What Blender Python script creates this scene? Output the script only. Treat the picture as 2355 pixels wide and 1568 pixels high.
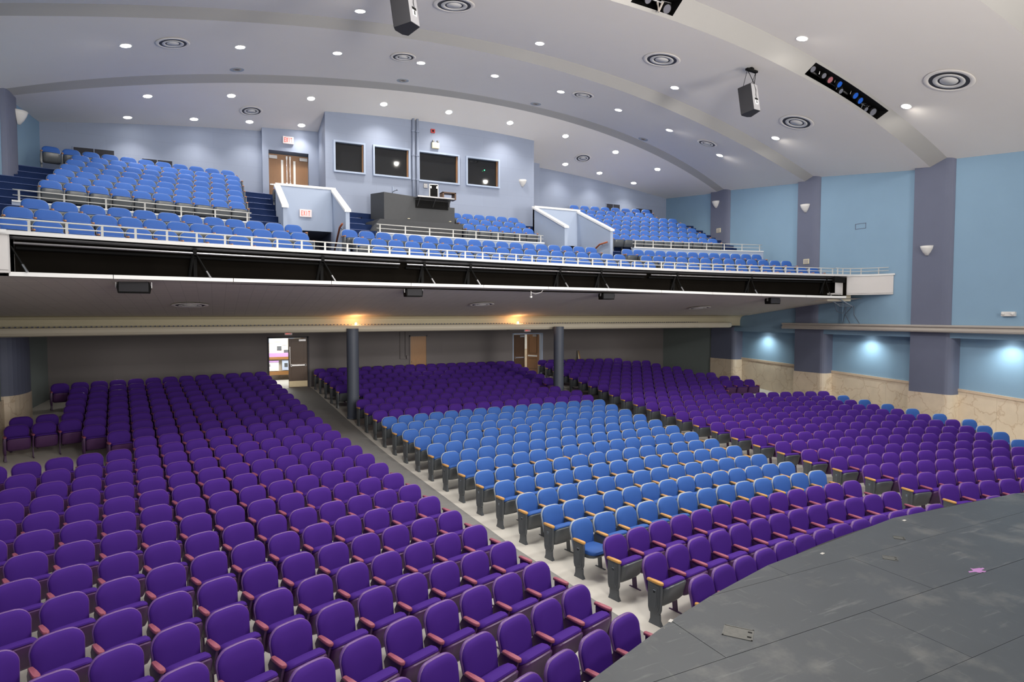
import bpy, bmesh, math, random
import numpy as np
from mathutils import Vector, Matrix
random.seed(7)
PI = math.pi
for o in list(bpy.data.objects): bpy.data.objects.remove(o)
SC = bpy.context.scene
COL = SC.collection

# ------------------------------------------------------------------ camera, world, large lights, exposure
cam = bpy.data.cameras.new('camera'); camo = bpy.data.objects.new('camera', cam); COL.objects.link(camo)
TH = math.radians(26.05); PITCH = math.atan(61/1400)
CAM = Vector((-8.5, 0, 4.34))
camo.location = CAM
camo.rotation_euler = (PI/2 - PITCH, 0, -TH)
cam.sensor_width = 36; cam.lens = 1400/2355*36; cam.clip_end = 300; cam.clip_start = .05
SC.camera = camo
W = bpy.data.worlds.new('world'); SC.world = W; W.use_nodes = True
W.node_tree.nodes['Background'].inputs[0].default_value = (.95, .97, 1, 1)
W.node_tree.nodes['Background'].inputs[1].default_value = .15
SC.view_settings.view_transform = 'Standard'; SC.view_settings.look = 'None'
SC.view_settings.gamma = 1; SC.view_settings.use_curve_mapping = False
SC.view_settings.exposure = 0.0
# seats in the sections that the photograph shows in purple get purple upholstery
PURPLE_SECTIONS = True

def area(name, loc, target, size, power, color=(1, .97, .93), sy=None, spread=None):
    l = bpy.data.lights.new(name, 'AREA'); l.energy = power; l.color = color; l.size = size
    if sy: l.shape = 'RECTANGLE'; l.size_y = sy
    if spread: l.spread = spread
    o = bpy.data.objects.new(name, l); COL.objects.link(o); o.location = loc
    o.rotation_euler = (Vector(target) - Vector(loc)).to_track_quat('-Z', 'Y').to_euler()
    return o
# work lights of the stage house, shining into the hall, then added fills for its ceiling
area('stage_work_light', (-5, -2.5, 9.3), (-3, 12, 0), 2.4, 460, (1, .96, .90), 1.0)
area('stage_work_light', (6, -2.5, 9.3), (3, 12, 0), 2.4, 720, (1, .96, .90), 1.0)
area('ceiling_fill', (-6, -4.0, 2.0), (-2, 20, 12), 6, 430, (1, .93, .86), 3.0)  # unseen pair added to brighten the ceiling from below, no real fixture
area('ceiling_fill', (7, -4.0, 2.0), (3, 20, 12), 6, 430, (1, .93, .86), 3.0)
area('rear_ceiling_fill', (-4, -3.2, 5.5), (-2, 24, 12.6), 3, 330, (1, .94, .87), 3, math.radians(80))  # invented narrow pair, added only to lift the rear ceiling
area('rear_ceiling_fill', (6, -3.2, 5.5), (3, 24, 12.6), 3, 330, (1, .94, .87), 3, math.radians(80))
area('ceiling_work_light', (-5.5, 9.9, 11.6), (-5.5, 9, 0), 1.6, 380, (1, .97, .93), 1.6)
area('ceiling_work_light', (1.5, 9.9, 11.9), (1, 9, 0), 1.6, 480, (1, .97, .93), 1.6)
area('lobby_light', (-5.6, 29.6, 3.7), (-5.6, 29.6, 0), 1.6, 110, (1, .97, .9), 1.2)
area('lobby_light', (6.0, 29.6, 3.7), (6.0, 29.6, 0), 1.6, 100, (1, .97, .9), 1.2)
DOWN_POWER = 240

# ------------------------------------------------------------------ materials
def mat(name, col, rough=.6, metal=0, var=.06, scale=8, bump=0, emit=0, spec=.5, col2=None, stretch=None, build=None):
    m = bpy.data.materials.new(name); m.use_nodes = True
    nt = m.node_tree; b = nt.nodes['Principled BSDF']
    b.inputs['Roughness'].default_value = rough; b.inputs['Metallic'].default_value = metal
    b.inputs['Specular IOR Level'].default_value = spec
    tc = nt.nodes.new('ShaderNodeTexCoord'); mp = nt.nodes.new('ShaderNodeMapping')
    nt.links.new(tc.outputs['Object'], mp.inputs[0])
    if stretch: mp.inputs['Scale'].default_value = stretch
    n = nt.nodes.new('ShaderNodeTexNoise'); n.inputs['Scale'].default_value = scale; n.inputs['Detail'].default_value = 5
    nt.links.new(mp.outputs[0], n.inputs['Vector'])
    r = nt.nodes.new('ShaderNodeMix'); r.data_type = 'RGBA'
    c1 = tuple(c*(1-var) for c in col); c2 = col2 or tuple(min(1, c*(1+var)) for c in col)
    r.inputs[6].default_value = (*c1, 1); r.inputs[7].default_value = (*c2, 1)
    nt.links.new(n.outputs[0], r.inputs[0]); nt.links.new(r.outputs[2], b.inputs['Base Color'])
    if bump:
        bp = nt.nodes.new('ShaderNodeBump'); bp.inputs['Strength'].default_value = bump; bp.inputs['Distance'].default_value = .01
        nt.links.new(n.outputs[0], bp.inputs['Height']); nt.links.new(bp.outputs[0], b.inputs['Normal'])
    if emit:
        b.inputs['Emission Color'].default_value = (*col, 1); b.inputs['Emission Strength'].default_value = emit
    if build: build(nt, b, tc, mp, r)
    return m

def seams(sx, sy, dark=.72, w=.006, axes='xz', off=0):
    """fine joint lines of a panelled or tiled surface"""
    def f(nt, b, tc, mp, r):
        sep = nt.nodes.new('ShaderNodeSeparateXYZ'); nt.links.new(tc.outputs['Object'], sep.inputs[0])
        cmb = nt.nodes.new('ShaderNodeCombineXYZ')
        nt.links.new(sep.outputs['xyz'.index(axes[0])], cmb.inputs[0]); nt.links.new(sep.outputs['xyz'.index(axes[1])], cmb.inputs[1])
        br = nt.nodes.new('ShaderNodeTexBrick'); br.inputs['Scale'].default_value = 1
        br.inputs['Brick Width'].default_value = sx; br.inputs['Row Height'].default_value = sy
        br.inputs['Mortar Size'].default_value = w; br.inputs['Mortar Smooth'].default_value = .3
        br.offset = off
        br.inputs['Color1'].default_value = (1, 1, 1, 1); br.inputs['Color2'].default_value = (.96, .96, .96, 1)
        br.inputs['Mortar'].default_value = (dark, dark, dark, 1)
        nt.links.new(cmb.outputs[0], br.inputs['Vector'])
        mx = nt.nodes.new('ShaderNodeMix'); mx.data_type = 'RGBA'; mx.blend_type = 'MULTIPLY'; mx.inputs[0].default_value = 1
        nt.links.new(r.outputs[2], mx.inputs[6]); nt.links.new(br.outputs[0], mx.inputs[7])
        nt.links.new(mx.outputs[2], b.inputs['Base Color'])
    return f

def marble(nt, b, tc, mp, r):
    v = nt.nodes.new('ShaderNodeTexVoronoi'); v.feature = 'DISTANCE_TO_EDGE'; v.inputs['Scale'].default_value = 2.3
    n = nt.nodes.new('ShaderNodeTexNoise'); n.inputs['Scale'].default_value = 3; n.inputs['Detail'].default_value = 8
    mx = nt.nodes.new('ShaderNodeMix'); mx.data_type = 'RGBA'; mx.inputs[0].default_value = .35
    nt.links.new(tc.outputs['Object'], n.inputs['Vector']); nt.links.new(tc.outputs['Object'], mx.inputs[6]); nt.links.new(n.outputs['Color'], mx.inputs[7])
    nt.links.new(mx.outputs[2], v.inputs['Vector'])
    cr = nt.nodes.new('ShaderNodeValToRGB'); cr.color_ramp.elements[0].color = (.62, .50, .40, 1); cr.color_ramp.elements[1].color = (1, 1, 1, 1)
    cr.color_ramp.elements[1].position = .035
    nt.links.new(v.outputs['Distance'], cr.inputs[0])
    m2 = nt.nodes.new('ShaderNodeMix'); m2.data_type = 'RGBA'; m2.blend_type = 'MULTIPLY'; m2.inputs[0].default_value = .55
    nt.links.new(r.outputs[2], m2.inputs[6]); nt.links.new(cr.outputs[0], m2.inputs[7]); nt.links.new(m2.outputs[2], b.inputs['Base Color'])

def stagewear(nt, b, tc, mp, r):
    """scuffs, footprints of dust and paint flecks on the black stage paint"""
    def layer(scale, st, lo, hi, col, prev, rot=0, amount=1):
        m = nt.nodes.new('ShaderNodeMapping'); m.inputs['Scale'].default_value = st; m.inputs['Rotation'].default_value = (0, 0, rot)
        nt.links.new(tc.outputs['Object'], m.inputs[0])
        n = nt.nodes.new('ShaderNodeTexNoise'); n.inputs['Scale'].default_value = scale; n.inputs['Detail'].default_value = 7; n.inputs['Roughness'].default_value = .65
        nt.links.new(m.outputs[0], n.inputs['Vector'])
        c = nt.nodes.new('ShaderNodeMapRange'); c.inputs[1].default_value = lo; c.inputs[2].default_value = hi; c.inputs[4].default_value = amount
        nt.links.new(n.outputs[0], c.inputs[0])
        x = nt.nodes.new('ShaderNodeMix'); x.data_type = 'RGBA'; x.inputs[7].default_value = (*col, 1)
        nt.links.new(c.outputs[0], x.inputs[0]); nt.links.new(prev, x.inputs[6]); return x.outputs[2]
    p = layer(1.3, (1, 1, 1), .52, .75, (.125, .125, .12), r.outputs[2])
    p = layer(6, (.25, 2.2, 1), .60, .72, (.15, .155, .155), p, .5, .55)
    p = layer(7, (2.6, .3, 1), .62, .74, (.14, .145, .14), p, -.3, .5)
    p = layer(30, (.4, 1, 1), .715, .73, (.5, .5, .46), p, .4, .9)
    p = layer(24, (1, .5, 1), .74, .75, (.45, .36, .2), p, 1.1, .8)
    nt.links.new(p, b.inputs['Base Color'])

def wood(nt, b, tc, mp, r):
    pass

M = {}
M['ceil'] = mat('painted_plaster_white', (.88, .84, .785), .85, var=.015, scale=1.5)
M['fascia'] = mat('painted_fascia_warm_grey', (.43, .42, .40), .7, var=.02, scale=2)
M['lblue'] = mat('light_blue_paint', (.22, .35, .48), .75, var=.05, scale=.9, bump=.1)
M['gblue'] = mat('grey_blue_paint', (.27, .315, .42), .65, var=.03, scale=1, build=seams(2.4, .61, .90, .008, 'xz', .5))
M['gbluep'] = mat('grey_blue_paint_plain', (.27, .315, .42), .6, var=.03, scale=1)
M['vom'] = mat('pale_blue_paint', (.36, .43, .56), .6, var=.03, scale=1)
M['pil'] = mat('slate_violet_paint', (.125, .14, .205), .7, var=.05, scale=2, bump=.1)
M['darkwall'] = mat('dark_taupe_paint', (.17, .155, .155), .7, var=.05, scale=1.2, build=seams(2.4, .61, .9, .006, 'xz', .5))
M['greenwall'] = mat('sage_grey_paint', (.19, .225, .22), .75, var=.04)
M['column'] = mat('dark_slate_paint', (.085, .10, .135), .55, var=.05)
M['marble'] = mat('cream_marble', (.66, .55, .42), .3, var=.16, scale=2.5, build=marble)
M['marbletrim'] = mat('cream_marble_trim', (.58, .45, .33), .3, var=.12, scale=5)
M['soffit'] = mat('acoustic_tile_grey', (.60, .56, .50), .85, var=.03, scale=30, build=seams(.305, .305, .80, .008, 'xy', 0))
M['cove'] = mat('cream_paint_cove', (.55, .50, .36), .7, var=.04, scale=2)
M['beam'] = mat('cream_paint_beam', (.60, .55, .44), .6, var=.03, scale=2)
M['ledge'] = mat('beige_paint_ledge', (.40, .365, .33), .5, var=.03, scale=2)
M['white'] = mat('white_paint', (.80, .80, .79), .45, var=.02)
M['railw'] = mat('white_rail_paint', (.52, .52, .50), .35, var=.03)
M['slab'] = mat('pale_slab_edge', (.60, .60, .60), .35, var=.05)
M['boxw'] = mat('box_front_white', (.60, .58, .57), .6, var=.02, scale=1.5)
M['black'] = mat('matt_black', (.008, .008, .008), .7, var=.2, spec=.1)
M['recess'] = mat('black_brown_recess', (.007, .006, .005), .9, var=.35, scale=1.5, spec=.0)
M['metal'] = mat('dull_steel', (.35, .35, .36), .35, metal=.9, var=.1)
M['chrome'] = mat('polished_steel', (.75, .75, .75), .2, metal=1, var=.05)
M['concrete'] = mat('pale_grey_floor_paint', (.64, .61, .55), .55, var=.05, scale=3, bump=.05)
M['runner'] = mat('grey_aisle_vinyl', (.255, .25, .24), .6, var=.10, scale=5, stretch=(1, 8, 1), build=seams(.9, .15, .85, .004, 'xy', .5))
M['stage'] = mat('black_stage_paint', (.043, .049, .056), .42, var=.15, scale=2, bump=.05, build=stagewear)
M['stagebase'] = mat('stage_subfloor', (.02, .02, .02), .8)
M['navy'] = mat('navy_carpet', (.012, .026, .085), .95, var=.25, scale=60, spec=.15)
M['nose'] = mat('stair_nosing', (.10, .14, .30), .6)
M['bluef'] = mat('blue_seat_fabric', (.031, .105, .37), .65, var=.07, scale=3, spec=.3)
M['purf'] = mat('purple_seat_fabric', (.060, .017, .215), .75, var=.07, scale=3, spec=.15)
M['shell'] = mat('grey_seat_shell', (.095, .105, .115), .32, var=.06)
M['shellp'] = mat('plum_seat_shell', (.085, .030, .115), .38, var=.06)
M['rim'] = mat('pale_grey_back_shell', (.33, .38, .44), .3, var=.05)
M['rimp'] = mat('mauve_back_shell', (.15, .065, .25), .35, var=.05)
M['arm'] = mat('honey_oak', (.68, .36, .10), .35, var=.15, scale=20, stretch=(1, 8, 1))
M['armp'] = mat('rose_wood_arm', (.36, .10, .14), .45, var=.12, scale=20, stretch=(1, 8, 1))
M['armd'] = mat('brown_oak', (.42, .19, .09), .4, var=.15, scale=20)
M['standp'] = mat('plum_standard', (.075, .028, .10), .45, var=.06)
M['wood'] = mat('brown_door_veneer', (.27, .135, .06), .4, var=.18, scale=6, stretch=(6, 6, .6))
M['wooddark'] = mat('dark_walnut_veneer', (.085, .04, .016), .4, var=.2, scale=6, stretch=(6, 6, .6))
M['woodmid'] = mat('amber_oak_veneer', (.33, .16, .05), .4, var=.18, scale=6, stretch=(6, 6, .6))
M['handrail'] = mat('red_oak_handrail', (.32, .085, .03), .35, var=.1)
M['glass'] = mat('dark_booth_glass', (.012, .013, .014), .04, var=.05, spec=.7)
M['spk'] = mat('charcoal_speaker_cloth', (.022, .022, .027), .7, var=.1, scale=50)
M['spkside'] = mat('grey_speaker_cabinet', (.34, .34, .36), .35, metal=.3, var=.05)
M['console'] = mat('charcoal_plywood_paint', (.040, .043, .048), .6, var=.1)
M['lamp'] = mat('lamp_white', (1, .97, .92), .5, emit=40)
M['lampwarm'] = mat('lamp_warm', (1, .45, .16), .5, emit=60)
M['exitred'] = mat('exit_red_letters', (.9, .06, .03), .5, emit=.9)
M['exitface'] = mat('exit_sign_face', (.75, .66, .66), .5, emit=.12)
M['sconce'] = mat('sconce_white_plaster', (.68, .67, .65), .5, var=.02)
M['beige'] = mat('beige_plastic', (.62, .58, .42), .5, var=.04)
M['red'] = mat('red_plastic', (.45, .03, .03), .4)
M['grille'] = mat('dark_return_grille', (.035, .035, .045), .6, var=.2)
M['kick'] = mat('brass_kick_plate', (.45, .38, .25), .3, metal=.9, var=.1)
M['lobbyfloor'] = mat('pale_lobby_tile', (.62, .62, .60), .35, var=.04, build=seams(.45, .45, .85, .01, 'xy'))
M['lobbywall'] = mat('white_lobby_wall', (.8, .78, .74), .6)
M['board'] = mat('cream_notice_board', (.72, .68, .58), .7)
M['paperblue'] = mat('pale_blue_paper', (.55, .65, .85), .7)
M['papergreen'] = mat('pale_green_paper', (.6, .8, .6), .7)
M['paperwhite'] = mat('white_paper', (.85, .85, .85), .7)
M['lilac'] = mat('lilac_cloth', (.50, .30, .62), .7)
M['greydark'] = mat('dark_grey_print', (.1, .11, .12), .6)
M['gelblue'] = mat('blue_colour_gel', (.01, .10, .55), .3)
M['gelred'] = mat('rose_colour_gel', (.35, .12, .14), .3)
M['lens'] = mat('grey_lamp_lens', (.16, .16, .19), .15)
M['pinkpaint'] = mat('spilled_pink_paint', (.35, .16, .38), .5)
M['hatch'] = mat('worn_steel_hatch', (.12, .12, .11), .4, metal=.5, var=.4, scale=20)
M['gaff'] = mat('white_tape', (.50, .48, .45), .6)
M['green_led'] = mat('green_led', (.05, 1, .3), .5, emit=6)
M['mint'] = mat('mint_green_board', (.45, .72, .60), .6)

# ------------------------------------------------------------------ mesh helpers
def mesh(name, verts, faces, m, parent=None, smooth=False, loc=None, rz=None):
    me = bpy.data.meshes.new(name); me.from_pydata([tuple(v) for v in verts], [], [tuple(f) for f in faces])
    ms = m if isinstance(m, (list, tuple)) else [m]
    for x in ms: me.materials.append(x)
    if smooth:
        me.polygons.foreach_set('use_smooth', [True]*len(me.polygons))
    me.update()
    o = bpy.data.objects.new(name, me); COL.objects.link(o)
    if parent: o.parent = parent
    if loc is not None: o.location = loc
    if rz is not None: o.rotation_euler[2] = rz
    return o
class MB:
    def __init__(s): s.v = []; s.f = []
    def add(s, v, f):
        n = len(s.v); s.v += [tuple(x) for x in v]; s.f += [tuple(i+n for i in q) for q in f]; return s
    def box(s, x0, x1, y0, y1, z0, z1):
        return s.add([(x0,y0,z0),(x1,y0,z0),(x1,y1,z0),(x0,y1,z0),(x0,y0,z1),(x1,y0,z1),(x1,y1,z1),(x0,y1,z1)],
                     [(0,3,2,1),(4,5,6,7),(0,1,5,4),(1,2,6,5),(2,3,7,6),(3,0,4,7)])
    def bbox(s, x0, x1, y0, y1, z0, z1, b=.01):
        """box with chamfered edges"""
        v = []
        for z, i in ((z0, b), (z0+b, 0), (z1-b, 0), (z1, b)):
            v += [(x0+i+(b if not i else 0)*0, y0+i, z), (x1-i, y0+i, z), (x1-i, y1-i, z), (x0+i, y1-i, z)]
        f = [(3,2,1,0), (12,13,14,15)]
        for k in range(3):
            for j in range(4):
                f.append((k*4+j, k*4+(j+1) % 4, k*4+4+(j+1) % 4, k*4+4+j))
        return s.add(v, f)
    def prism(s, poly, axis, a, b):
        """extrude a 2-D outline along axis between a and b"""
        n = len(poly)
        def p(u, v, w): return {'x': (w, u, v), 'y': (u, w, v), 'z': (u, v, w)}[axis]
        v = [p(u, w, a) for u, w in poly] + [p(u, w, b) for u, w in poly]
        f = [tuple(range(n))[::-1], tuple(range(n, 2*n))] + [(i, (i+1) % n, n+(i+1) % n, n+i) for i in range(n)]
        return s.add(v, f)
    def tube(s, pts, r, n=8, caps=True):
        pts = [Vector(p) for p in pts]; rings = []
        for i, p in enumerate(pts):
            d = (pts[min(i+1, len(pts)-1)] - pts[max(i-1, 0)]).normalized()
            a = d.cross(Vector((0, 0, 1)));
            if a.length < 1e-3: a = Vector((1, 0, 0))
            a.normalize(); c = d.cross(a)
            rr = r[i] if isinstance(r, (list, tuple)) else r
            rings.append([p + (a*math.cos(t) + c*math.sin(t))*rr for t in [2*PI*k/n for k in range(n)]])
        v = [q for g in rings for q in g]; f = []
        for i in range(len(pts)-1):
            for k in range(n):
                f.append((i*n+k, i*n+(k+1) % n, (i+1)*n+(k+1) % n, (i+1)*n+k))
        if caps: f += [tuple(range(n))[::-1], tuple(range((len(pts)-1)*n, len(pts)*n))]
        return s.add(v, f)
    def lathe(s, prof, n=24, c=(0, 0, 0), a0=0, a1=2*PI):
        full = abs(a1-a0-2*PI) < 1e-6; m = n if full else n+1; v = []
        for r, z in prof:
            for k in range(m):
                t = a0+(a1-a0)*k/n; v.append((c[0]+r*math.cos(t), c[1]+r*math.sin(t), c[2]+z))
        f = []
        for i in range(len(prof)-1):
            for k in range(n):
                k2 = (k+1) % m; f.append((i*m+k, i*m+k2, (i+1)*m+k2, (i+1)*m+k))
        return s.add(v, f)
    def make(s, name, m, parent=None, smooth=False, loc=None, rz=None):
        return mesh(name, s.v, s.f, m, parent, smooth, loc, rz)
def tag(o, label=None, cat=None, group=None, kind=None):
    if label: o['label'] = label
    if cat: o['category'] = cat
    if group: o['group'] = group
    if kind: o['kind'] = kind
    return o
def thing(name, label, cat, loc=(0, 0, 0), rz=0, group=None, kind=None):
    o = bpy.data.objects.new(name, None); COL.objects.link(o); o.location = loc; o.rotation_euler[2] = rz
    o.empty_display_size = .1
    return tag(o, label, cat, group, kind)
def grid(fn, us, vs, flip=False):
    v = [fn(a, b) for b in vs for a in us]; n = len(us); f = []
    for j in range(len(vs)-1):
        for i in range(n-1):
            q = (j*n+i, j*n+i+1, (j+1)*n+i+1, (j+1)*n+i); f.append(q[::-1] if flip else q)
    return v, f
def lin(a, b, n): return [a+(b-a)*i/(n-1) for i in range(n)]
OBJ = lambda b, name, m, parent=None, **k: b.make(name, m, parent, **k)

# ------------------------------------------------------------------ hall geometry
ZF = [0,0,.01,.01,.01,.05,.07,.11,.15,.19,.23,.27,.32,.38,.45,.53,.61,.69,.77,.86,.93,1.02,1.11,1.19,1.22,1.22]
def zk(k): return float(np.interp(k, range(len(ZF)), ZF))
def rk(k): return 20+1.15*max(k, -3)
def Yrow(k, X): return 7.25+.86*k-(X-1.7)**2/(2*rk(k))
def kof(X, Y):
    lo, hi = -6, 40
    for _ in range(30):
        m = (lo+hi)/2
        if Yrow(m, X) < Y: lo = m
        else: hi = m
    return m
def zfl(X, Y): return zk(kof(X, Y))
XL, XR, YB = -14.0, 14.5, 27.3
ARC = {27.3: [0,0,-.986,-.153,12.001], 23.3: [-.346,-.447,-2.069,.33,13.009], 22.85: [-.606,-.417,-1.861,.301,13.094],
       18.2: [.27,-.175,-2.502,-.275,12.698], 17.8: [.099,-.287,-2.399,-.136,12.879], 13.1: [-.398,0,-2.388,0,12.299],
       12.55: [-.295,0,-2.64,0,12.658], 8.0: [-.398,0,-2.388,0,12.03], 7.5: [-.295,0,-2.64,0,12.37], 2.6: [-.398,0,-2.388,0,11.75], 2.2: [-.295,0,-2.64,0,12.0], -1.0: [-.398,0,-2.388,0,11.7]}
YS = sorted(ARC)
def arc(Y, X): return float(np.polyval(ARC[Y], X/14.5))
def zc(X, Y):
    Y = max(YS[0], min(YS[-1], Y))
    for a, b in zip(YS, YS[1:]):
        if a <= Y <= b:
            t = (Y-a)/(b-a); return (1-t)*arc(a, X)+t*arc(b, X)
# floor
xs = lin(-14.2, 15.6, 61); ks = lin(-4, 29, 67)
v, f = grid(lambda x, k: (x, 7.25+.86*k-(x-1.7)**2/(2*rk(k)), zk(k)), xs, ks)
floor = tag(mesh('floor', v, f, M['concrete'], smooth=True), 'pale grey raked concrete auditorium floor', kind='structure')
def runner(xa, xb, k0, k1, name='aisle_runner'):
    n = 60; v = []; f = []
    for i in range(n):
        k = k0+(k1-k0)*i/(n-1); 
        for x in (xa(k), xb(k)): v.append((x, min(27.35, 7.25+.86*k-(x-1.7)**2/(2*rk(k))), zk(k)+.008))
    f = [(2*i, 2*i+1, 2*i+3, 2*i+2) for i in range(n-1)]
    return mesh(name, v, f, M['runner'], floor)
Fx = lambda k: -2.96-.0745*k          # left edge of the centre block
runner(lambda k: Fx(k)-1.35, lambda k: Fx(k)-.36+.010*k, -3, 24.6)
runner(lambda k: 3.95+.048*k, lambda k: 4.55+.065*k, -2, 24.6)
# ceiling
xs = lin(XL-.1, XR+.1, 60)
cb = MB()
bays = [(27.3, 23.3), (22.85, 18.2), (17.8, 13.1), (12.55, 8.0), (7.5, 2.6), (2.2, -1.0)]
for a, b in bays:
    cb.add(*grid(lambda x, t: (x, a+(b-a)*t, arc(a, x)*(1-t)+arc(b, x)*t), xs, lin(0, 1, 5), True))
ceiling = tag(cb.make('ceiling', M['ceil'], smooth=True), 'white arched plaster ceiling stepped in bays', kind='structure')
SLOTS = [(1.25, 2.62), (7.75, 11.25)]
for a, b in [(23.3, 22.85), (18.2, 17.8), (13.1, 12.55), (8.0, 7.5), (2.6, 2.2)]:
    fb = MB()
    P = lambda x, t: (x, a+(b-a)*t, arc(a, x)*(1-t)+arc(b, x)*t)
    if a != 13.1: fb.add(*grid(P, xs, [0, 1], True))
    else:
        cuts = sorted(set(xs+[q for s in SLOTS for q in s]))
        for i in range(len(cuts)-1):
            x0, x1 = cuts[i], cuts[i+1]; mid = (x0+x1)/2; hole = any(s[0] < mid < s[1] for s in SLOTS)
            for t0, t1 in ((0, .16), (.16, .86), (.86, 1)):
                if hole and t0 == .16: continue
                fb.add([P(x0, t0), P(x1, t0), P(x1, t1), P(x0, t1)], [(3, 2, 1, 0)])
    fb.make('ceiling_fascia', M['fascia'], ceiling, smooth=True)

# ---- right wall
wr = tag(thing('wall_right', 'light blue right side wall with slate pilasters', None), kind='structure')
PILS = [(22.5, 23.73), (17.5, 18.54), (12.3, 13.62), (6.9, 8.2)]
b = MB()
b.box(XR+.02, XR+.3, -3, YB, 3.72, 12.4)
b.make('upper_wall', M['lblue'], wr)
for i, (y0, y1) in enumerate(PILS):
    prof = [(XR+.1, y1), (XR-.10, y1), (XR-.10, y0+.35)] + [(XR-.10+.22*math.sin(t)**1.5*0+.14*(1-math.cos(t)), y0+.35-.35*math.sin(t)) for t in lin(.2, PI/2, 6)] + [(XR+.1, y0)]
    MB().prism(prof, 'z', 3.9, 12.2).make('pilaster', M['pil'], wr)
LOWP = [(22.05, 23.62), (17.15, 18.6), (12.25, 13.65), (7.3, 8.7)]
NX = 14.98
b = MB(); b.box(NX, NX+.2, -3, 22.3, -.2, 3.55)
b.make('niche_wall', M['lblue'], wr)
b = MB(); b.box(XR+.0, XR+.2, 23.5, YB+.2, -.2, 3.8); b.make('rear_bay_wall', M['greenwall'], wr)
b = MB(); b.box(XR+.0, NX+.2, -3, 23.6, 3.52, 3.72); b.make('niche_header', M['lblue'], wr)
for i, (y0, y1) in enumerate(LOWP):
    r_ = .22
    prof = [(NX+.1, y1), (XR-.05, y1), (XR-.05, y0+r_)] + [(XR-.05+r_*(1-math.cos(t)), y0+r_-r_*math.sin(t)) for t in lin(.2, PI/2, 5)] + [(NX+.1, y0)]
    h = [2.12, 1.86, 1.53, 1.2][i]
    MB().prism(prof, 'z', h, 3.75).make('lower_pilaster', M['pil'], wr)
    prof2 = [(x-.02 if x < NX else x, y+(.02 if y > (y0+y1)/2 else -.02)) for x, y in prof]
    MB().prism(prof2, 'z', -.1, h).make('pilaster_marble_base', M['marble'], wr)
zw = lambda y: np.interp(y, [10.3, 12.5, 13.9, 17.5, 18.95, 22.4], [1.63, 1.75, 1.83, 1.99, 2.11, 2.23])
for y0, y1 in ((18.6, 22.05), (13.65, 17.15), (8.7, 12.25), (2, 7.3)):
    z0, z1 = (zw(y0) if y0 > 9 else 1.5), (zw(y1) if y1 > 9 else 1.5)
    n = max(2, round((y1-y0)/1.2))
    for i in range(n):
        a, c = y0+(y1-y0)*i/n+.002, y0+(y1-y0)*(i+1)/n-.002
        za = z0+(z1-z0)*(a-y0)/(y1-y0); zb = z0+(z1-z0)*(c-y0)/(y1-y0)
        MB().prism([(a, -.2), (c, -.2), (c, zb-.09), (a, za-.09)], 'x', NX-.035, NX+.05).make('marble_panel', M['marble'], wr)
    MB().prism([(y0, z0-.09), (y1, z1-.09), (y1, z1), (y0, z0)], 'x', NX-.06, NX+.05).make('marble_cap', M['marbletrim'], wr)
# long ledge moulding on the right wall
prof = [(XR+.05, 3.71), (XR-.26, 3.71), (XR-.30, 3.74), (XR-.31, 3.79), (XR-.27, 3.82), (XR-.24, 3.87), (XR-.30, 3.91), (XR-.30, 3.95), (XR-.26, 3.97), (XR+.05, 3.97)]
lb = MB()
lb.prism(prof, 'y', -3, 19.1)
nose = [(XR+.05, 3.71)]
lb.make('trim_1', M['ledge']); tag(bpy.data.objects['trim_1'], 'beige moulded ledge along the right wall', kind='structure')
# ---- left wall
wl = thing('wall_left', 'light blue left side wall with slate pilasters', None, kind='structure')
MB().box(XL-.3, XL, -3, YB, 3.9, 12.4).make('upper_wall', M['lblue'], wl)
MB().box(XL-.3, XL, -3, YB+.2, -.4, 3.9).make('lower_wall', M['greenwall'], wl)
for y0, y1 in ((22.75, 23.95), (17.4, 18.6)):
    cy = (y0+y1)/2; w2 = (y1-y0)/2
    p = [(XL-.1, y0)]+[(XL-.02+.22*math.sin(t)**.6, cy-w2*math.cos(t)) for t in lin(0.05, PI-.05, 14)]+[(XL-.1, y1)]
    MB().prism(p, 'z', 3.9, 12.2).make('pilaster', M['pil'], wl)
for y0, y1 in ((21.9, 23.75), (16.9, 18.6)):
    cy = (y0+y1)/2; w2 = (y1-y0)/2
    p = [(XL-.1, y0)]+[(XL-.02+.45*math.sin(t)**.7, cy-w2*math.cos(t)) for t in lin(0.05, PI-.05, 14)]+[(XL-.1, y1)]
    MB().prism(p, 'z', 2.0, 3.75).make('lower_pilaster', M['pil'], wl, smooth=False)
    p = [(x+.02, y) for x, y in p]
    MB().prism(p, 'z', -.2, 2.0).make('pilaster_marble_base', M['marble'], wl)
MB().box(XL, XL+.06, 2, 21.9, -.2, 1.9).make('marble_panel', M['marble'], wl)
MB().box(XL, XL+.09, 24.3, 24.36, 1.2, 3.7).make('wall_conduit', M['pil'], wl)

# ---- lower rear wall with the door openings
wb = thing('wall_back', 'dark taupe rear wall below the balcony', None, kind='structure')
DL, DC, DR = (-6.5, -4.88), (-.36, .40), (4.95, 6.62)
b = MB(); y0, y1 = 27.4, 27.7
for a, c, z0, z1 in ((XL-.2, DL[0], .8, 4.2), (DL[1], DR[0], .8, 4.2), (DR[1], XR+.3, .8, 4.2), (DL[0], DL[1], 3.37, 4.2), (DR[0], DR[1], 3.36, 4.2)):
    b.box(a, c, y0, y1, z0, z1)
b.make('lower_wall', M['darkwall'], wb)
MB().box(-4.6, 4.6, 27.36, 27.41, 1.15, 1.33).make('wall_base', M['ledge'], wb)
# low ceiling behind the beam, and shell above
def ybeam(X): return 22.2-(X-2.5)**2/240
xs2 = lin(XL, XR, 50)
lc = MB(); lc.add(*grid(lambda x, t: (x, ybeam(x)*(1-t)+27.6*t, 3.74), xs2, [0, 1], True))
lowc = tag(lc.make('ceiling_low', M['darkwall']), 'low dark ceiling behind the under-balcony beam', kind='structure')

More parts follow.
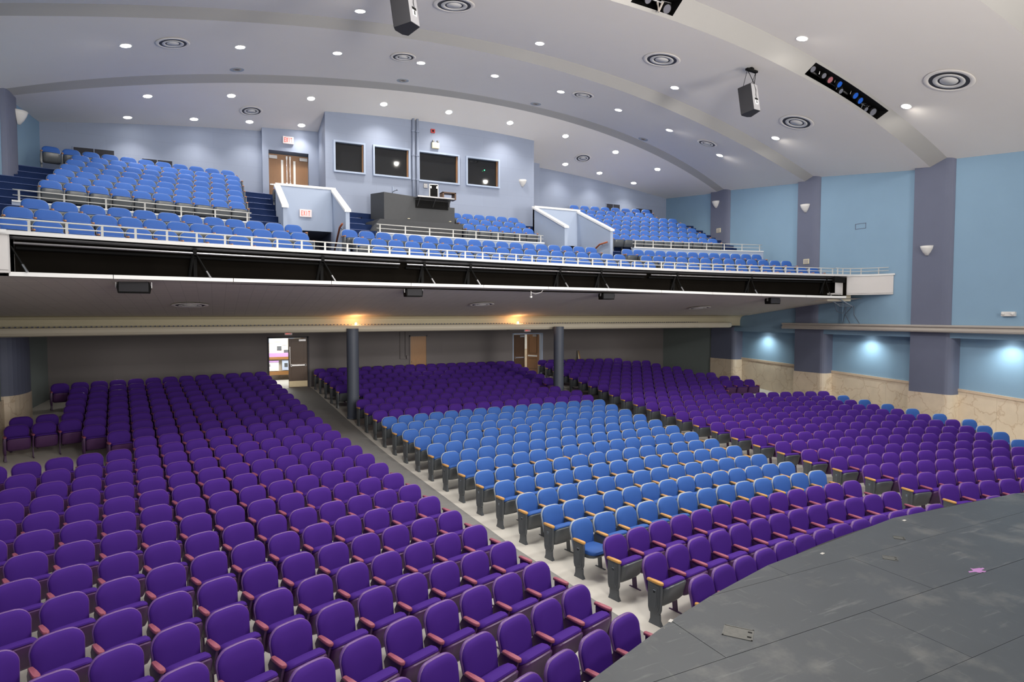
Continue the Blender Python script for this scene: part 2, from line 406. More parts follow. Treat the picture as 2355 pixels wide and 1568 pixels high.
# ---- balcony soffit, cove and beam
def ybf(X): return 16.2-(X-4)**2/120
def ztrim(X): return float(np.interp(X, [-11.8, -6, -2, 3, 9, 12.7], [5.045, 5.08, 5.10, 5.10, 5.02, 4.97]))
balc = thing('balcony', 'balcony with pale parapet slab, black lighting recess and tiled soffit', 'balcony')
xb = lin(-11.87, 13.4, 53)
def xedge(t): return t
XA, XB_ = -13.98, 14.48
xs3 = lin(XA, XB_, 61)
def front(X): return ybf(max(-12.6, min(13.4, X)))
def sof(X, t):
    y0 = front(X)+.05+ (0 if -12.6 < X < 13.4 else 0); y1 = ybeam(X)-.35
    return (X, y0*(1-t)+y1*t, ztrim(X)*(1-t)+4.30*t+ .02*math.sin(PI*t))
s_ = MB(); s_.add(*grid(sof, xs3, lin(0, 1, 8), True)); s_.make('soffit', M['soffit'], balc, smooth=True)
# cove face and slot, with small tabs along the slot
c_ = MB()
prof = [(-.35, 4.30), (-.16, 4.26), (-.06, 4.18), (-.02, 4.05), (-.02, 3.80)]
for i in range(len(prof)-1):
    (o0, z0), (o1, z1) = prof[i], prof[i+1]
    c_.add(*grid(lambda x, t: (x, ybeam(x)+(o0+(o1-o0)*t)+.18, z0+(z1-z0)*t), xs2, [0, 1], True))
c_.make('cove_face', M['cove'], balc, smooth=True)
bm_ = MB()
prof = [(.15, 3.74), (-.32, 3.72), (-.40, 3.75), (-.44, 3.82), (-.43, 3.90), (-.40, 3.955), (-.33, 3.97), (-.20, 3.96), (-.18, 3.88), (.15, 3.86)]
for i in range(len(prof)-1):
    (o0, z0), (o1, z1) = prof[i], prof[i+1]
    bm_.add(*grid(lambda x, t: (x, ybeam(x)+(o0+(o1-o0)*t), z0+(z1-z0)*t), lin(XL, 13.3, 46), [0, 1], False))
# rounded free end of the beam
bx = 13.3
for i in range(len(prof)-1):
    (o0, z0), (o1, z1) = prof[i], prof[i+1]
    bm_.add(*grid(lambda a, t: (bx+(.44+.0)*math.sin(a)*max(0, -(o0+(o1-o0)*t))/.44+.0, ybeam(bx)+(o0+(o1-o0)*t)*math.cos(a), z0+(z1-z0)*t), lin(0, PI/2, 6), [0, 1], False))
bm_.make('cove_beam', M['beam'], balc, smooth=True)
tb = MB()
for i in range(210):
    x = -13.8+i*.122; y = ybeam(x)-.15
    tb.box(x, x+.045, y, y+.02, 3.95, 4.0)
tag(tb.make('slot_tabs', M['pil'], balc), kind='stuff')
# black recess with the folded-down lower flap
r_ = MB()
r_.add(*grid(lambda x, t: (x, ybf(x)+.05+.24*t, ztrim(x)+.075-.0*t), xb, [0, 1], False))
r_.add(*grid(lambda x, t: (x, ybf(x)+.285, 5.03+.79*t), xb, [0, 1], False))
r_.add(*grid(lambda x, t: (x, ybf(x)+.0+.285*t, 5.80), xb, [0, 1], True))
for x in (-11.87, 13.4): r_.box(x-.03, x+.03, ybf(x)+.02, ybf(x)+.28, 5.06, 5.80)
r_.make('lighting_recess', M['recess'], balc)
xcut = [-11.87, -10.3, -8.1, -5.9, -3.8, -1.6, .6, 2.8, 5.0, 7.2, 9.4, 11.5, 13.4]
for a, c in zip(xcut, xcut[1:]):
    t_ = MB(); xx = lin(a+.006, c-.006, 5)
    P4 = [(0, -.0), (0, .078), (.07, .078), (.07, -.0)]
    for i in range(4):
        (o0, z0), (o1, z1) = P4[i], P4[(i+1) % 4]
        t_.add(*grid(lambda x, t: (x, ybf(x)+o0+(o1-o0)*t, ztrim(x)+z0+(z1-z0)*t), xx, [0, 1], True))
    t_.make('flap_edge', M['white'], balc)
    # hinged flap board: thin lip under the edge
    t2 = MB(); t2.add(*grid(lambda x, t: (x, ybf(x)+.02+.42*t, ztrim(x)-.012-.03*t), xx, [0, 1], True)); t2.make('flap_board', M['soffit'], balc)
# slab on the parapet
sl = MB(); xsl = lin(-12.9, 13.5, 60)
P4 = [(-.06, 5.80), (-.06, 5.865), (-.03, 5.88), (.30, 5.88), (.30, 5.80)]
for i in range(5):
    (o0, z0), (o1, z1) = P4[i], P4[(i+1) % 5]
    sl.add(*grid(lambda x, t: (x, ybf(x)+o0+(o1-o0)*t, z0+(z1-z0)*t+.03*math.exp(-((x+2)/5)**2)), xsl, [0, 1], True))
sl.make('parapet_slab', M['slab'], balc)
pb = MB(); pb.add(*grid(lambda x, t: (x, ybf(x)+.30, 5.38+.47*t), xsl, [0, 1], False)); pb.make('parapet_back', M['gbluep'], balc)
ub = MB(); ub.add(*grid(lambda x, t: (x, ybf(x)-.03+.1*t, 5.775-.05*t), xb, [0, 1], True)); ub.make('slab_drip', M['metal'], balc)
# lighting pipes and brackets
def curve_tube(off, z, x0, x1, r, n=40):
    return MB().tube([(x, ybf(x)+off, z(x) if callable(z) else z) for x in lin(x0, x1, n)], r, 8)
for a, c in ((-11.8, -4.1), (-3.9, 4.4), (4.6, 13.2)):
    p = curve_tube(.06, 5.66, a, c, .024, 20).make('lighting_pipe', M['metal']); tag(p, 'dark steel lighting pipe in the balcony recess, %s' % ('left stretch' if a < -5 else 'middle stretch' if a < 1 else 'right stretch'), 'pipe')
    curve_tube(.18, 5.58, a, c, .03, 20).make('cable_trough', M['black'], p)
for i, x in enumerate((-11.9, -8.85, -6.1, -3.4, -2.0, 1.05, 2.6, 5.7, 9.0, 12.5)):
    names = ['leftmost', 'second', 'third', 'fourth', 'fifth', 'sixth', 'seventh', 'eighth', 'ninth', 'rightmost']
    br = thing('pipe_bracket', '%s black steel bracket with slanting strut under the balcony slab' % names[i] + (' from the left' if 0 < i < 9 else ''), 'bracket', (x, ybf(x), 0), 0, 'recess brackets')
    MB().prism([(.02, 5.78), (.28, 5.78), (.28, 5.14), (.22, 5.14), (.20, 5.60), (.02, 5.68)], 'x', -.035, .035).make('gusset', M['black'], br)
    MB().tube([(-.03, .10, 5.68), (-.12, .24, 5.14)], .03, 6).make('brace', M['black'], br)
    MB().tube([(.02, .12, 5.66), (.22, .10, ztrim(x)+.22)], .018, 6).make('strut', M['black'], br)
    MB().tube([(.22, .10, ztrim(x)+.22), (.30, .06, ztrim(x)+.08)], .022, 6).make('strut_end', M['metal'], br)
    MB().lathe([(0, -.04), (.045, -.04), (.045, .04), (0, .04)], 10, (0, .06, 5.66)).make('pipe_clamp', M['black'], br)
# box fronts at both ends
def endbox(side, pts, label):
    o = thing('balcony_box', label, 'balcony')
    n = len(pts)
    w = MB(); w.add([(x, y, 5.14) for x, y in pts]+[(x, y, 5.83) for x, y in pts], [(i, i+1, n+i+1, n+i) for i in range(n-1)])
    inner = (pts[0][0]+.0, pts[-1][1]+2) 
    w.make('curved_front', M['boxw'], o, smooth=True)
    wx = XR if side > 0 else XL
    base = [(x, y) for x, y in pts]+[(wx+.05*side, 17.5), (pts[0][0]-.3*side, 17.5)]
    MB().prism(base, 'z', 5.10, 5.16).make('box_floor', M['boxw'], o)
    ro = [(x+(.0), y-.05) for x, y in pts]
    cap = MB(); 
    inn = [(x, y+.3) for x, y in pts]
    v = [(x, y, z) for z in (5.82, 5.885) for x, y in ro]+[(x, y, 5.885) for x, y in inn]
    cap.add(v, [(i, i+1, n+i+1, n+i) for i in range(n-1)]+[(n+i, n+i+1, 2*n+i+1, 2*n+i) for i in range(n-1)]); cap.make('box_cap', M['slab'], o, smooth=True)
    return o
PR = [(12.85, 15.55), (13.3, 15.62), (13.7, 15.5), (14.0, 15.3), (14.2, 15.05), (14.35, 14.75), (14.5, 14.35)]
endbox(1, PR, 'white curved balcony box with low rail on the right wall')
MB().prism([(12.9, 17.3), (12.9, 15.9), (14.0, 15.7), (14.0, 17.3)], 'z', 4.86, 5.12).make('box_bracket_block', M['beam'], bpy.data.objects['balcony_box'])
MB().box(12.75, 13.42, 15.50, 15.60, 5.56, 5.83).make('black_end_plate', M['black'], bpy.data.objects['balcony_box'])
PL = [(-11.86, 14.08), (-12.3, 13.95), (-12.8, 13.72), (-13.4, 13.3), (-14.0, 12.7)]
lbx = endbox(-1, PL[::-1], 'white balcony box front at the left edge of the balcony')
MB().box(-11.96, -11.84, 14.08, 14.4, 5.10, 5.83).make('box_return', M['boxw'], lbx)

# ---- railings
def railing(name, label, crv, xa, xb_, z0, h, spacing, sx=None, pr=.015, mid=True, n=None):
    o = thing(name, label, 'railing')
    n = max(2, round((xb_-xa)/spacing)+1)
    pts = [crv(x) for x in lin(xa, xb_, max(8, n*2))]
    MB().tube([(p[0], p[1], z0(p[0])+h if callable(z0) else z0+h) for p in pts], pr, 8).make('top_rail', M['railw'], o, smooth=True)
    if mid: MB().tube([(p[0], p[1], (z0(p[0]) if callable(z0) else z0)+h*.5) for p in pts], pr*.8, 8).make('mid_rail', M['railw'], o, smooth=True)
    for i in range(n):
        x = xa+.12+(xb_-xa-.24)*i/(n-1); p = crv(x); z = z0(x) if callable(z0) else z0
        MB().box(-.021, .021, -.010, .010, 0, h).make('rail_post', M['railw'], o, loc=(p[0], p[1], z))
    return o
railing('balcony_rail', 'long low white rail with posts along the balcony front', lambda x: (x, ybf(x)+.06), -12.8, 12.9, 5.88, .22, .555)
def boxcrv(x): return (x, float(np.interp(x, [p[0] for p in PR], [p[1] for p in PR]))+.03)
railing('box_rail', 'short curved white rail on top of the right balcony box', boxcrv, 12.95, 14.45, 5.88, .24, .36)

# ---- balcony tiers
def yb(X, Y0, x0, R): return Y0-(X-x0)**2/(2*R)
ROWS = [(17.85, 6.25, 4, 47), (18.7, 6.58, 4, 47), (19.55, 6.90, 4, 47)]
UP = [(22.65+.72*i, 7.92+.33*i, 3.5-1.5*i/6, 50+10*i/6) for i in range(7)]
def edge(row, off): return lambda X: row[0]+off-(X-row[2])**2/(2*row[3])
floorb = thing('balcony_floor', 'stepped navy carpeted balcony tiers', 'floor', kind='structure')
# each tier: front edge curve -> next front edge curve
fronts = [lambda X: ybf(max(-12.9, min(13.5, X)))+.3] + [edge(r, -.66) for r in ROWS[1:]] + [edge(ROWS[2], .20)] + [edge(r, -.66) for r in UP[1:]]
# tiers: T1 under row1, T2, T3, cross aisle, then upper
tiers = []
tiers.append((fronts[0], edge(ROWS[1], -.62), ROWS[0][1]-.86))
tiers.append((edge(ROWS[1], -.62), edge(ROWS[2], -.62), ROWS[1][1]-.86))
tiers.append((edge(ROWS[2], -.62), edge(UP[0], -.74), ROWS[2][1]-.86))
for i in range(7):
    a = edge(UP[i], -.74) if i == 0 else edge(UP[i], -.60)
    c = edge(UP[i+1], -.60) if i < 6 else (lambda X: 27.4)
    tiers.append((a, c, UP[i][1]-.86))
VOM = [(-6.44, -4.33), (4.10, 6.43)]
prevz = 5.2
for ti, (fa, fb_, z) in enumerate(tiers):
    segs = [(XL, XR)]
    if ti >= 3 and ti <= 6: segs = [(XL, VOM[0][0]), (VOM[0][1], VOM[1][0]), (VOM[1][1], XR)]
    if ti == 2: segs = [(XL, XR)]
    for a, c in segs:
        xx = lin(a, c, max(4, int((c-a)/.5)))
        t = MB()
        cl = lambda x, y: min(27.38, y)
        t.add(*grid(lambda x, s: (x, cl(x, fa(x)*(1-s)+fb_(x)*s), z), xx, [0, 1]))
        t.add(*grid(lambda x, s: (x, cl(x, fa(x)), prevz-.02+(z-prevz+.02)*s), xx, [0, 1], False))
        t.make('tier', M['navy'], floorb)
    prevz = z
# steps in the aisles (half-height steps between tiers)
AIS = [(-13.98, -12.75), (-7.40, -6.50), (-4.25, -3.35), (3.3, 4.05), (6.50, 7.35), (13.0, 14.4)]
for ai, (xa, xb_) in enumerate(AIS):
    for ti in range(1, 10):
        fa, _, z = tiers[ti]; zp = tiers[ti-1][2]
        if ti < 3 and ai in (2, 3): continue
        if ai in (2, 3) and ti > 6: continue
        n = 2 if ti != 3 else 4
        for s in range(1, n):
            zt = z-(z-zp)*s/n; dy = .32*s
            xx = (xa+xb_)/2
            y = fa(xx)-dy
            y2 = fa(xx)
            sh = fa(xb_)-fa(xa)
            st = MB(); hw = (xb_-xa)/2
            st.add([(-hw, fa(xa)-dy, zp-.1), (hw, fa(xb_)-dy, zp-.1), (hw, fa(xb_)+.02, zp-.1), (-hw, fa(xa)+.02, zp-.1),
                    (-hw, fa(xa)-dy, zt), (hw, fa(xb_)-dy, zt), (hw, fa(xb_)+.02, zt), (-hw, fa(xa)+.02, zt)],
                   [(0,3,2,1),(4,5,6,7),(0,1,5,4),(1,2,6,5),(2,3,7,6),(3,0,4,7)])
            st.make('step', M['navy'], floorb, loc=(xx, 0, 0))
        # nosing lines
        MB().tube([(xa, fa(xa)-.005, z), (xb_, fa(xb_)-.005, z)], .010, 4).make('step_nosing', M['nose'], floorb)
# low parapet walls with rails in front of the upper rows
def pc(x): return 21.45-(x-1.5)**2/100
for a, c, lab in ((-13.0, -7.4, 'left'), (-3.35, 3.40, 'middle'), (7.55, 13.9, 'right')):
    o = thing('tier_parapet', 'pale blue low wall with white rail before the %s upper balcony seats' % lab, 'wall')
    w = MB(); xx = lin(a, c, 16)
    P4 = [(-.0, 6.0), (0, 7.17), (.14, 7.17), (.14, 6.0)]
    for i in range(3):
        (o0, z0), (o1, z1) = P4[i], P4[i+1]
        w.add(*grid(lambda x, t: (x, pc(x)+o0+(o1-o0)*t, z0+(z1-z0)*t), xx, [0, 1], True))
    w.box(a-.01, a+.0, pc(a), pc(a)+.14, 6, 7.17); w.box(c, c+.01, pc(c), pc(c)+.14, 6, 7.17)
    w.make('parapet_wall', M['vom'], o)
    w = MB()
    P4 = [(-.03, 7.17), (-.03, 7.21), (.17, 7.21), (.17, 7.17)]
    for i in range(4):
        (o0, z0), (o1, z1) = P4[i], P4[(i+1) % 4]
        w.add(*grid(lambda x, t: (x, pc(x)+o0+(o1-o0)*t, z0+(z1-z0)*t), xx, [0, 1], True))
    w.make('parapet_cap', M['white'], o)
    rr = railing('rail', None, lambda x: (x, pc(x)+.07), a, c, 7.21, .28, .92)
    for ch in list(rr.children): ch.parent = o
    bpy.data.objects.remove(rr)
# vomitories
for vi, (xa, xb_) in enumerate(VOM):
    side = 'left' if vi == 0 else 'right'
    o = thing('vomitory', 'pale blue sloping walls with white caps round the %s balcony stair exit' % side, 'wall')
    YF, YK = 21.0, 23.7; zf, zb = 7.80, 8.98
    for nm, x0 in (('side_wall', xa-.0), ('side_wall', xb_-.13)):
        MB().prism([(YF, 4.6), (YK, 4.6), (YK, zb), (YF, zf)], 'x', x0, x0+.13).make(nm, M['vom'], o)
    MB().box(xa, xb_, YK-.13, YK, 7.42, zb).make('back_wall', M['vom'], o)
    for x0 in (xa-.04, xb_-.17):
        MB().prism([(YF-.05, zf-.02), (YK+.04, zb), (YK+.04, zb+.08), (YF-.05, zf+.06)], 'x', x0, x0+.21).make('wall_cap', M['white'], o)
    MB().box(xa, xb_, YK-.17, YK+.04, zb, zb+.08).make('wall_cap', M['white'], o)
    # tunnel behind the opening with a dark door at its end
    t = MB(); t.box(xa+.13, xa+.18, YK-.13, 26.5, 4.6, 7.42); t.box(xb_-.18, xb_-.13, YK-.13, 26.5, 4.6, 7.42)
    t.box(xa, xb_, YK-.10, 26.5, 7.42, 7.5); t.box(xa, xb_, 26.4, 26.5, 4.6, 7.42)
    t.make('tunnel', M['pil'], o)
    d = thing('tunnel_door', 'dark walnut door at the end of the %s balcony tunnel' % side, 'door', (xa+1.05, 26.38, 5.0))
    MB().box(-.5, .5, -.04, 0, 0, 2.15).make('door_leaf', M['wooddark'], d)
    MB().box(.05, .40, -.09, -.04, 1.92, 2.05).make('door_closer', M['metal'], d)
    MB().tube([(-.42, -.08, 1.0), (.42, -.08, 1.0)], .02, 6).make('push_bar', M['metal'], d)
    # navy steps down into it
    for s in range(4):
        MB().box(xa+.15, xb_-.15, YF-.3+s*.32, YF+.05+s*.32, 5.2, 6.02-.0*s-.12*s).make('step', M['navy'], floorb)
    hr = MB(); 
    hx = xb_-.22
    hr.tube([(hx, 21.10, 7.34), (hx, 21.65, 7.30), (hx, 22.9, 6.72)] if vi else [(hx, 21.15, 7.40), (hx, 21.6, 7.34), (hx, 22.7, 6.62)], .035, 8)
    hro = hr.make('handrail', M['handrail'], None, smooth=True); tag(hro, 'red-brown wooden handrail inside the %s balcony exit' % side, 'handrail')
    MB().tube([(hx, 21.5, 7.34), (hx+.05, 21.5, 7.26), (hx+.09, 21.5, 7.26)], .015, 6).make('rail_bracket', M['chrome'], hro)

# ---- upper rear wall, booth
ub_ = thing('wall_rear_upper', 'grey-blue panelled rear wall of the balcony', None, kind='structure')
DW0, DW1 = -6.62, 5.9
w = MB(); w.box(XL-.2, DW0, 27.3, 27.6, 4.0, 12.6); w.box(6.15, XR+.3, 27.3, 27.6, 4.0, 12.6)
w.make('rear_panel_wall', M['gblue'], ub_)
# door bay, slightly proud, with a recessed opening for the doors
zt = 11.06; dx0, dx1 = -6.38, -4.82
w = MB(); w.box(DW0, dx0, 26.95, 27.6, 4, 12.8); w.box(dx1, -4.2, 26.95, 27.6, 4, 12.8); w.box(dx0, dx1, 26.95, 27.6, zt, 12.8)
w.make('door_bay_wall', M['gbluep'], ub_)
w = MB(); w.box(4.9, 5.35, 26.95, 27.6, 4, 12.8); w.box(5.85, 6.2, 26.95, 27.6, 4, 12.8); w.box(5.35, 5.85, 27.25, 27.6, 4, 12.8); w.make('door_bay_wall', M['gbluep'], ub_)
MB().box(5.30, 5.42, 27.20, 27.26, 9.0, 11.2).make('side_door', M['wood'], ub_)
BX0, BX1, BY = -4.42, 4.95, 25.2
WIN = [(-4.11, -2.85, 10.02, 11.28), (-2.54, -.97, 10.02, 11.28), (-.64, 1.24, 9.98, 11.28), (1.55, 3.17, 10.0, 11.28)]
w = MB()
cx = [BX0]+[q for a in WIN for q in (a[0]+.07, a[1]-.07)]+[BX1]
for i in range(0, len(cx), 2): w.box(cx[i], cx[i+1], BY, BY+.2, 6.8, 13.2)
for a in WIN: w.box(a[0]+.07, a[1]-.07, BY, BY+.2, 6.8, a[2]+.06); w.box(a[0]+.07, a[1]-.07, BY, BY+.2, a[3]-.06, 13.2)
w.box(BX0, BX0+.2, BY+.2, 27.4, 6.8, 13.2); w.box(BX1-.2, BX1, BY+.2, 27.4, 6.8, 13.2)
w.make('booth_wall', M['gblue'], ub_)
MB().box(BX0+.2, BX1-.2, 26.6, 26.7, 8, 13).make('booth_interior', M['black'], ub_)
for i, a in enumerate(WIN):
    o = thing('window_%d' % (i+1), 'dark control booth window %s in a grey-blue frame' % ['leftmost', 'second from left', 'third and widest', 'rightmost'][i], None, kind='structure')
    x0, x1, z0, z1 = a; F = .07
    w = MB(); w.box(x0, x1, BY-.09, BY+.02, z1-F, z1); w.box(x0, x1, BY-.11, BY+.02, z0, z0+F)
    w.box(x0, x0+F, BY-.09, BY+.02, z0+F, z1-F); w.box(x1-F, x1, BY-.09, BY+.02, z0+F, z1-F); w.make('window_frame', M['vom'], o)
    MB().box(x1-F-.05, x1-F, BY+.0, BY+.12, z0+F, z1-F).make('window_reveal', M['wood'], o)
    # pane leans out at the top so that it mirrors the ceiling lamps
    MB().add([(x0+F, BY+.10, z0+F), (x1-F, BY+.10, z0+F), (x1-F, BY+.10, z1-F), (x0+F, BY+.10, z1-F)], [(0, 1, 2, 3)]).make('glass_pane', M['glass'], o)
MB().lathe([(0, 0), (.02, 0), (.02, .03), (0, .03)], 8, (2.45, BY+.0, 10.75)).make('indicator_lamp', M['green_led'], ub_)
for x, r in ((-.84, .055), (-.66, .055)):
    o = tag(MB().tube([(x, BY-.08, 8.2), (x, BY-.08, 12.75)], r, 10).make('conduit', M['gbluep'], None, smooth=True), 'grey-blue painted vertical conduit between the booth windows, %s one' % ('left' if x < -.75 else 'right'), 'pipe')
    for z in (12.0, 11.0, 10.0, 9.2): MB().lathe([(r+.004, 0), (r+.02, 0), (r+.02, .06), (r+.004, .06)], 10, (x, BY-.08, z)).make('coupling', M['gbluep'], o)

# return grilles in the rear wall
for i, (x0, x1, z0, z1) in enumerate(((-13.0, -11.75, 10.05, 10.45), (-10.85, -9.85, 9.95, 10.27), (8.7+1.75, 8.7+2.6, 9.85, 10.25), (12.4, 13.5, 9.7, 10.15))):
    o = thing('return_grille', 'dark slatted return grille high on the rear wall, %s' % ['far left', 'second from left', 'second from right', 'far right'][i], 'vent', ((x0+x1)/2, 27.28, z0), 0, 'rear wall grilles')
    w = (x1-x0)/2; h = z1-z0
    MB().box(-w, w, -.01, .02, 0, h).make('backing', M['grille'], o)
    MB().box(-w-.03, w+.03, -.03, .02, h, h+.03).box(-w-.03, w+.03, -.03, .02, -.03, 0).box(-w-.03, -w, -.03, .02, 0, h).box(w, w+.03, -.03, .02, 0, h).box(-.012, .012, -.028, 0, 0, h).make('frame', M['gbluep'], o)
    for j in range(9): MB().box(-w, w, -.022, -.008, h*(j+.3)/9, h*(j+.6)/9).make('slat', M['grille'], o)

# ------------------------------------------------------------------ doors
def exit_sign(loc, label, w=.42, h=.26, rx=0):
    o = thing('exit_sign', label, 'sign', loc)
    MB().bbox(-w/2, w/2, -.07, 0, 0, h, .01).make('sign_housing', M['exitface'], o)
    L = {'E': [(0, 0, .2, 1), (.2, 0, .75, .16), (.2, .42, .65, .58), (.2, .84, .75, 1)], 'I': [(.3, 0, .5, 1)], 'T': [(.3, 0, .5, .84), (0, .84, .8, 1)]}
    lw = w*.17; lh = h*.62
    for i, ch in enumerate('EXIT'):
        x0 = -w*.37+i*w*.195; b = MB()
        if ch == 'X':
            for s in (0, 1):
                a, c = (x0, x0+lw*.75) if s == 0 else (x0+lw*.75, x0)
                z0 = h*.19; t = lw*.12
                b.add([(a-t, -.074, z0), (a+t, -.074, z0), (c+t, -.074, z0+lh), (c-t, -.074, z0+lh), (a-t, -.07, z0), (a+t, -.07, z0), (c+t, -.07, z0+lh), (c-t, -.07, z0+lh)],
                      [(0, 1, 2, 3), (0, 4, 5, 1), (1, 5, 6, 2), (2, 6, 7, 3), (3, 7, 4, 0)])
        else:
            for u0, v0, u1, v1 in L[ch]: b.box(x0+u0*lw, x0+u1*lw, -.074, -.07, h*.19+v0*lh, h*.19+v1*lh)
        b.make('sign_letter', M['exitred'], o)
    return o
def leaf(parent, name, w, h, m, panels, hinge_right=False, lite=False, closer=True, bar=True, kick=True, bolt=False):
    """door leaf from x=0 (hinge) to x=w, front face at y=0 looking to -Y"""
    d = MB().box(0, w, 0, .045, 0, h).make(name, m, parent)
    for (a, b_, c, e) in panels:
        MB().box(a, a+.02, -.012, .0, b_, e).box(c-.02, c, -.012, 0, b_, e).box(a, c, -.012, 0, b_, b_+.02).box(a, c, -.012, 0, e-.02, e).make('panel_moulding', m, d)
    if closer: MB().bbox(w*.55, w*.92, -.07, 0, h-.13, h-.03, .008).make('door_closer', M['metal'], d)
    if bar:
        MB().box(w*.12, w*.92, -.075, -.045, .92, .985).box(w*.10, w*.17, -.075, 0, .90, 1.0).box(w*.86, w*.93, -.075, 0, .91, .99).make('push_bar', M['chrome'], d)
    if kick: MB().box(.01, w-.01, -.006, 0, .02, .27).make('kick_plate', M['kick'], d)
    return d
# door 1: left lower doors, right leaf closed, left leaf swung out
d1 = thing('door_1', 'left lower double door, one walnut leaf closed, view to bright lobby', None, (0, 0, 0), kind='structure')
w = MB(); w.box(DL[0]-.03, DL[0]+.04, 27.38, 27.66, 1.2, 3.4); w.box(DL[1]-.04, DL[1]+.03, 27.38, 27.66, 1.2, 3.4); w.box(DL[0], DL[1], 27.38, 27.66, 3.33, 3.4)
w.make('door_frame', M['grille'], d1)
g = thing('leaf_pivot', None, None, (-5.69, 27.46, 1.22)); g.parent = d1
leaf(g, 'door_leaf', .77, 2.10, M['wooddark'], [(.12, 1.08, .65, 1.98), (.12, .36, .65, .82)])
MB().tube([(.06, -.04, 1.0), (.06, -.04, 1.75)], .012, 6).make('vertical_rod', M['chrome'], g)
g = thing('leaf_pivot', None, None, (-6.46, 27.66, 1.22), math.radians(98)); g.parent = d1
leaf(g, 'door_leaf', .77, 2.10, M['wooddark'], [(.12, 1.08, .65, 1.98)], closer=False, kick=False)
exit_sign((-5.69, 27.36, 3.47), 'EXIT sign above the left lower door', .30, .16)
# door 2: plain oak door in the middle of the lower rear wall
d2 = thing('door_2', 'plain amber oak door in the middle of the lower rear wall', None, (DC[0], 27.37, 1.22), kind='structure')
leaf(d2, 'door_leaf', .76, 2.1, M['woodmid'], [], closer=False, bar=False, kick=False)
MB().box(-.05, 0, -.02, .05, 0, 2.15).box(.76, .81, -.02, .05, 0, 2.15).box(-.05, .81, -.02, .05, 2.10, 2.16).make('door_frame', M['darkwall'], d2)
MB().lathe([(0, -.05), (.03, -.04), (.03, -.01), (0, 0)], 10, (.08, -.03, .95)).make('door_knob', M['kick'], d2)
o = tag(MB().tube([(-.85, 27.35, 3.7), (-.85, 27.35, 2.30), (-.52, 27.35, 2.28)], .012, 6).tube([(-.60, 27.35, 3.7), (-.60, 27.35, 2.4)], .012, 6).box(-.56, -.44, 27.3, 27.38, 2.3, 2.45).make('wall_conduit', M['darkwall']), 'thin conduit and switch box beside the middle rear door', 'conduit')
# door 3: right lower doors
d3 = thing('door_3', 'right lower double door with walnut leaves, right one ajar', None, kind='structure')
w = MB(); w.box(DR[0]-.03, DR[0]+.03, 27.38, 27.66, 1.2, 3.4); w.box(DR[1]-.03, DR[1]+.03, 27.38, 27.75, 1.2, 3.4); w.box(DR[0], DR[1], 27.38, 27.66, 3.33, 3.4)
w.make('door_frame', M['vom'], d3)
g = thing('leaf_pivot', None, None, (4.99, 27.47, 1.22)); g.parent = d3
leaf(g, 'door_leaf', .66, 2.10, M['wooddark'], [(.12, 1.08, .62, 1.98)])
g = thing('leaf_pivot', None, None, (6.56, 27.60, 1.22), math.radians(180-66)); g.parent = d3
lf = leaf(g, 'door_leaf', .78, 2.10, M['wood'], [], closer=False, bar=False, kick=False)
MB().box(.1, .7, .045, .075, .94, 1.01).make('push_bar', M['white'], g)
MB().box(.12, .14, .045, .055, 1.1, 1.98).box(.64, .66, .045, .055, 1.1, 1.98).box(.12, .66, .045, .055, 1.1, 1.12).box(.12, .66, .045, .055, .3, .32).box(.12, .66, .045, .055, .82, .84).make('panel_moulding', M['wooddark'], g)
MB().bbox(.1, .35, .045, .11, 1.98, 2.08, .008).make('door_closer', M['metal'], g)
exit_sign((5.72, 27.36, 3.47), 'red-lit EXIT sign above the right lower door', .34, .16)
cm = thing('wall_camera', 'tiny black camera left of the right lower EXIT sign', 'camera', (4.62, 27.38, 3.55))
MB().box(-.03, .03, -.03, .02, 0, .12).make('mount', M['black'], cm); MB().box(-.03, .09, -.12, -.03, .0, .05).make('camera_body', M['black'], cm)
# lobby behind the doors
lob = thing('lobby', 'bright lobby behind the lower doors', 'room', kind='structure')
MB().box(-10, 10, 27.68, 31.6, 1.15, 1.235).make('lobby_floor', M['lobbyfloor'], lob)
MB().box(-10, 10, 31.5, 31.7, 1.2, 4.2).make('lobby_wall', M['lobbywall'], lob)
MB().box(-10, 10, 31.42, 31.5, 1.2, 2.35).make('lobby_wainscot', M['marble'], lob)
MB().box(-10, 10, 27.7, 31.6, 4.1, 4.2).make('lobby_ceiling', M['lobbywall'], lob)
dc = thing('display_case', 'oak display case of papers seen through the left lower door', 'cabinet', (-5.55, 30.6, 1.235))
MB().box(-.9, -.78, 0, .3, .25, 2.3).box(.78, .9, 0, .3, .25, 2.3).box(-.9, .9, 0, .3, .25, .42).box(-.78, .78, 0, .3, .98, 1.10).box(-.9, .9, 0, .3, 2.2, 2.3).make('case_frame', M['woodmid'], dc)
MB().box(-.78, .78, .22, .3, .42, 2.2).make('backboard', M['board'], dc)
for i, (x, z, w_, h_, m) in enumerate([(-.7, 1.75, .22, .3, 'paperblue'), (-.42, 1.8, .26, .3, 'papergreen'), (-.1, 1.65, .24, .34, 'paperwhite'), (.2, 1.75, .25, .3, 'paperblue'), (-.65, 1.35, .3, .3, 'paperwhite'), (-.3, 1.4, .2, .2, 'greydark'), (0, 1.3, .3, .12, 'greydark'), (.35, 1.35, .3, .3, 'papergreen')]):
    MB().box(x, x+w_, .20, .22, z, z+h_).make('pinned_paper', M[m], dc)
MB().box(-.75, .75, .05, .2, 1.10, 1.28).make('lilac_banner', M['lilac'], dc)
MB().box(-.72, -.25, .02, .2, .44, .85).make('stacked_books', M['paperwhite'], dc); MB().box(-.72, -.25, .01, .2, .85, .93).make('lilac_folder', M['lilac'], dc)
MB().box(-.1, .35, .05, .09, .46, .95).make('framed_print', M['paperblue'], dc); MB().box(0, .15, .04, .05, .62, .8).make('print_figure', M['greydark'], dc)
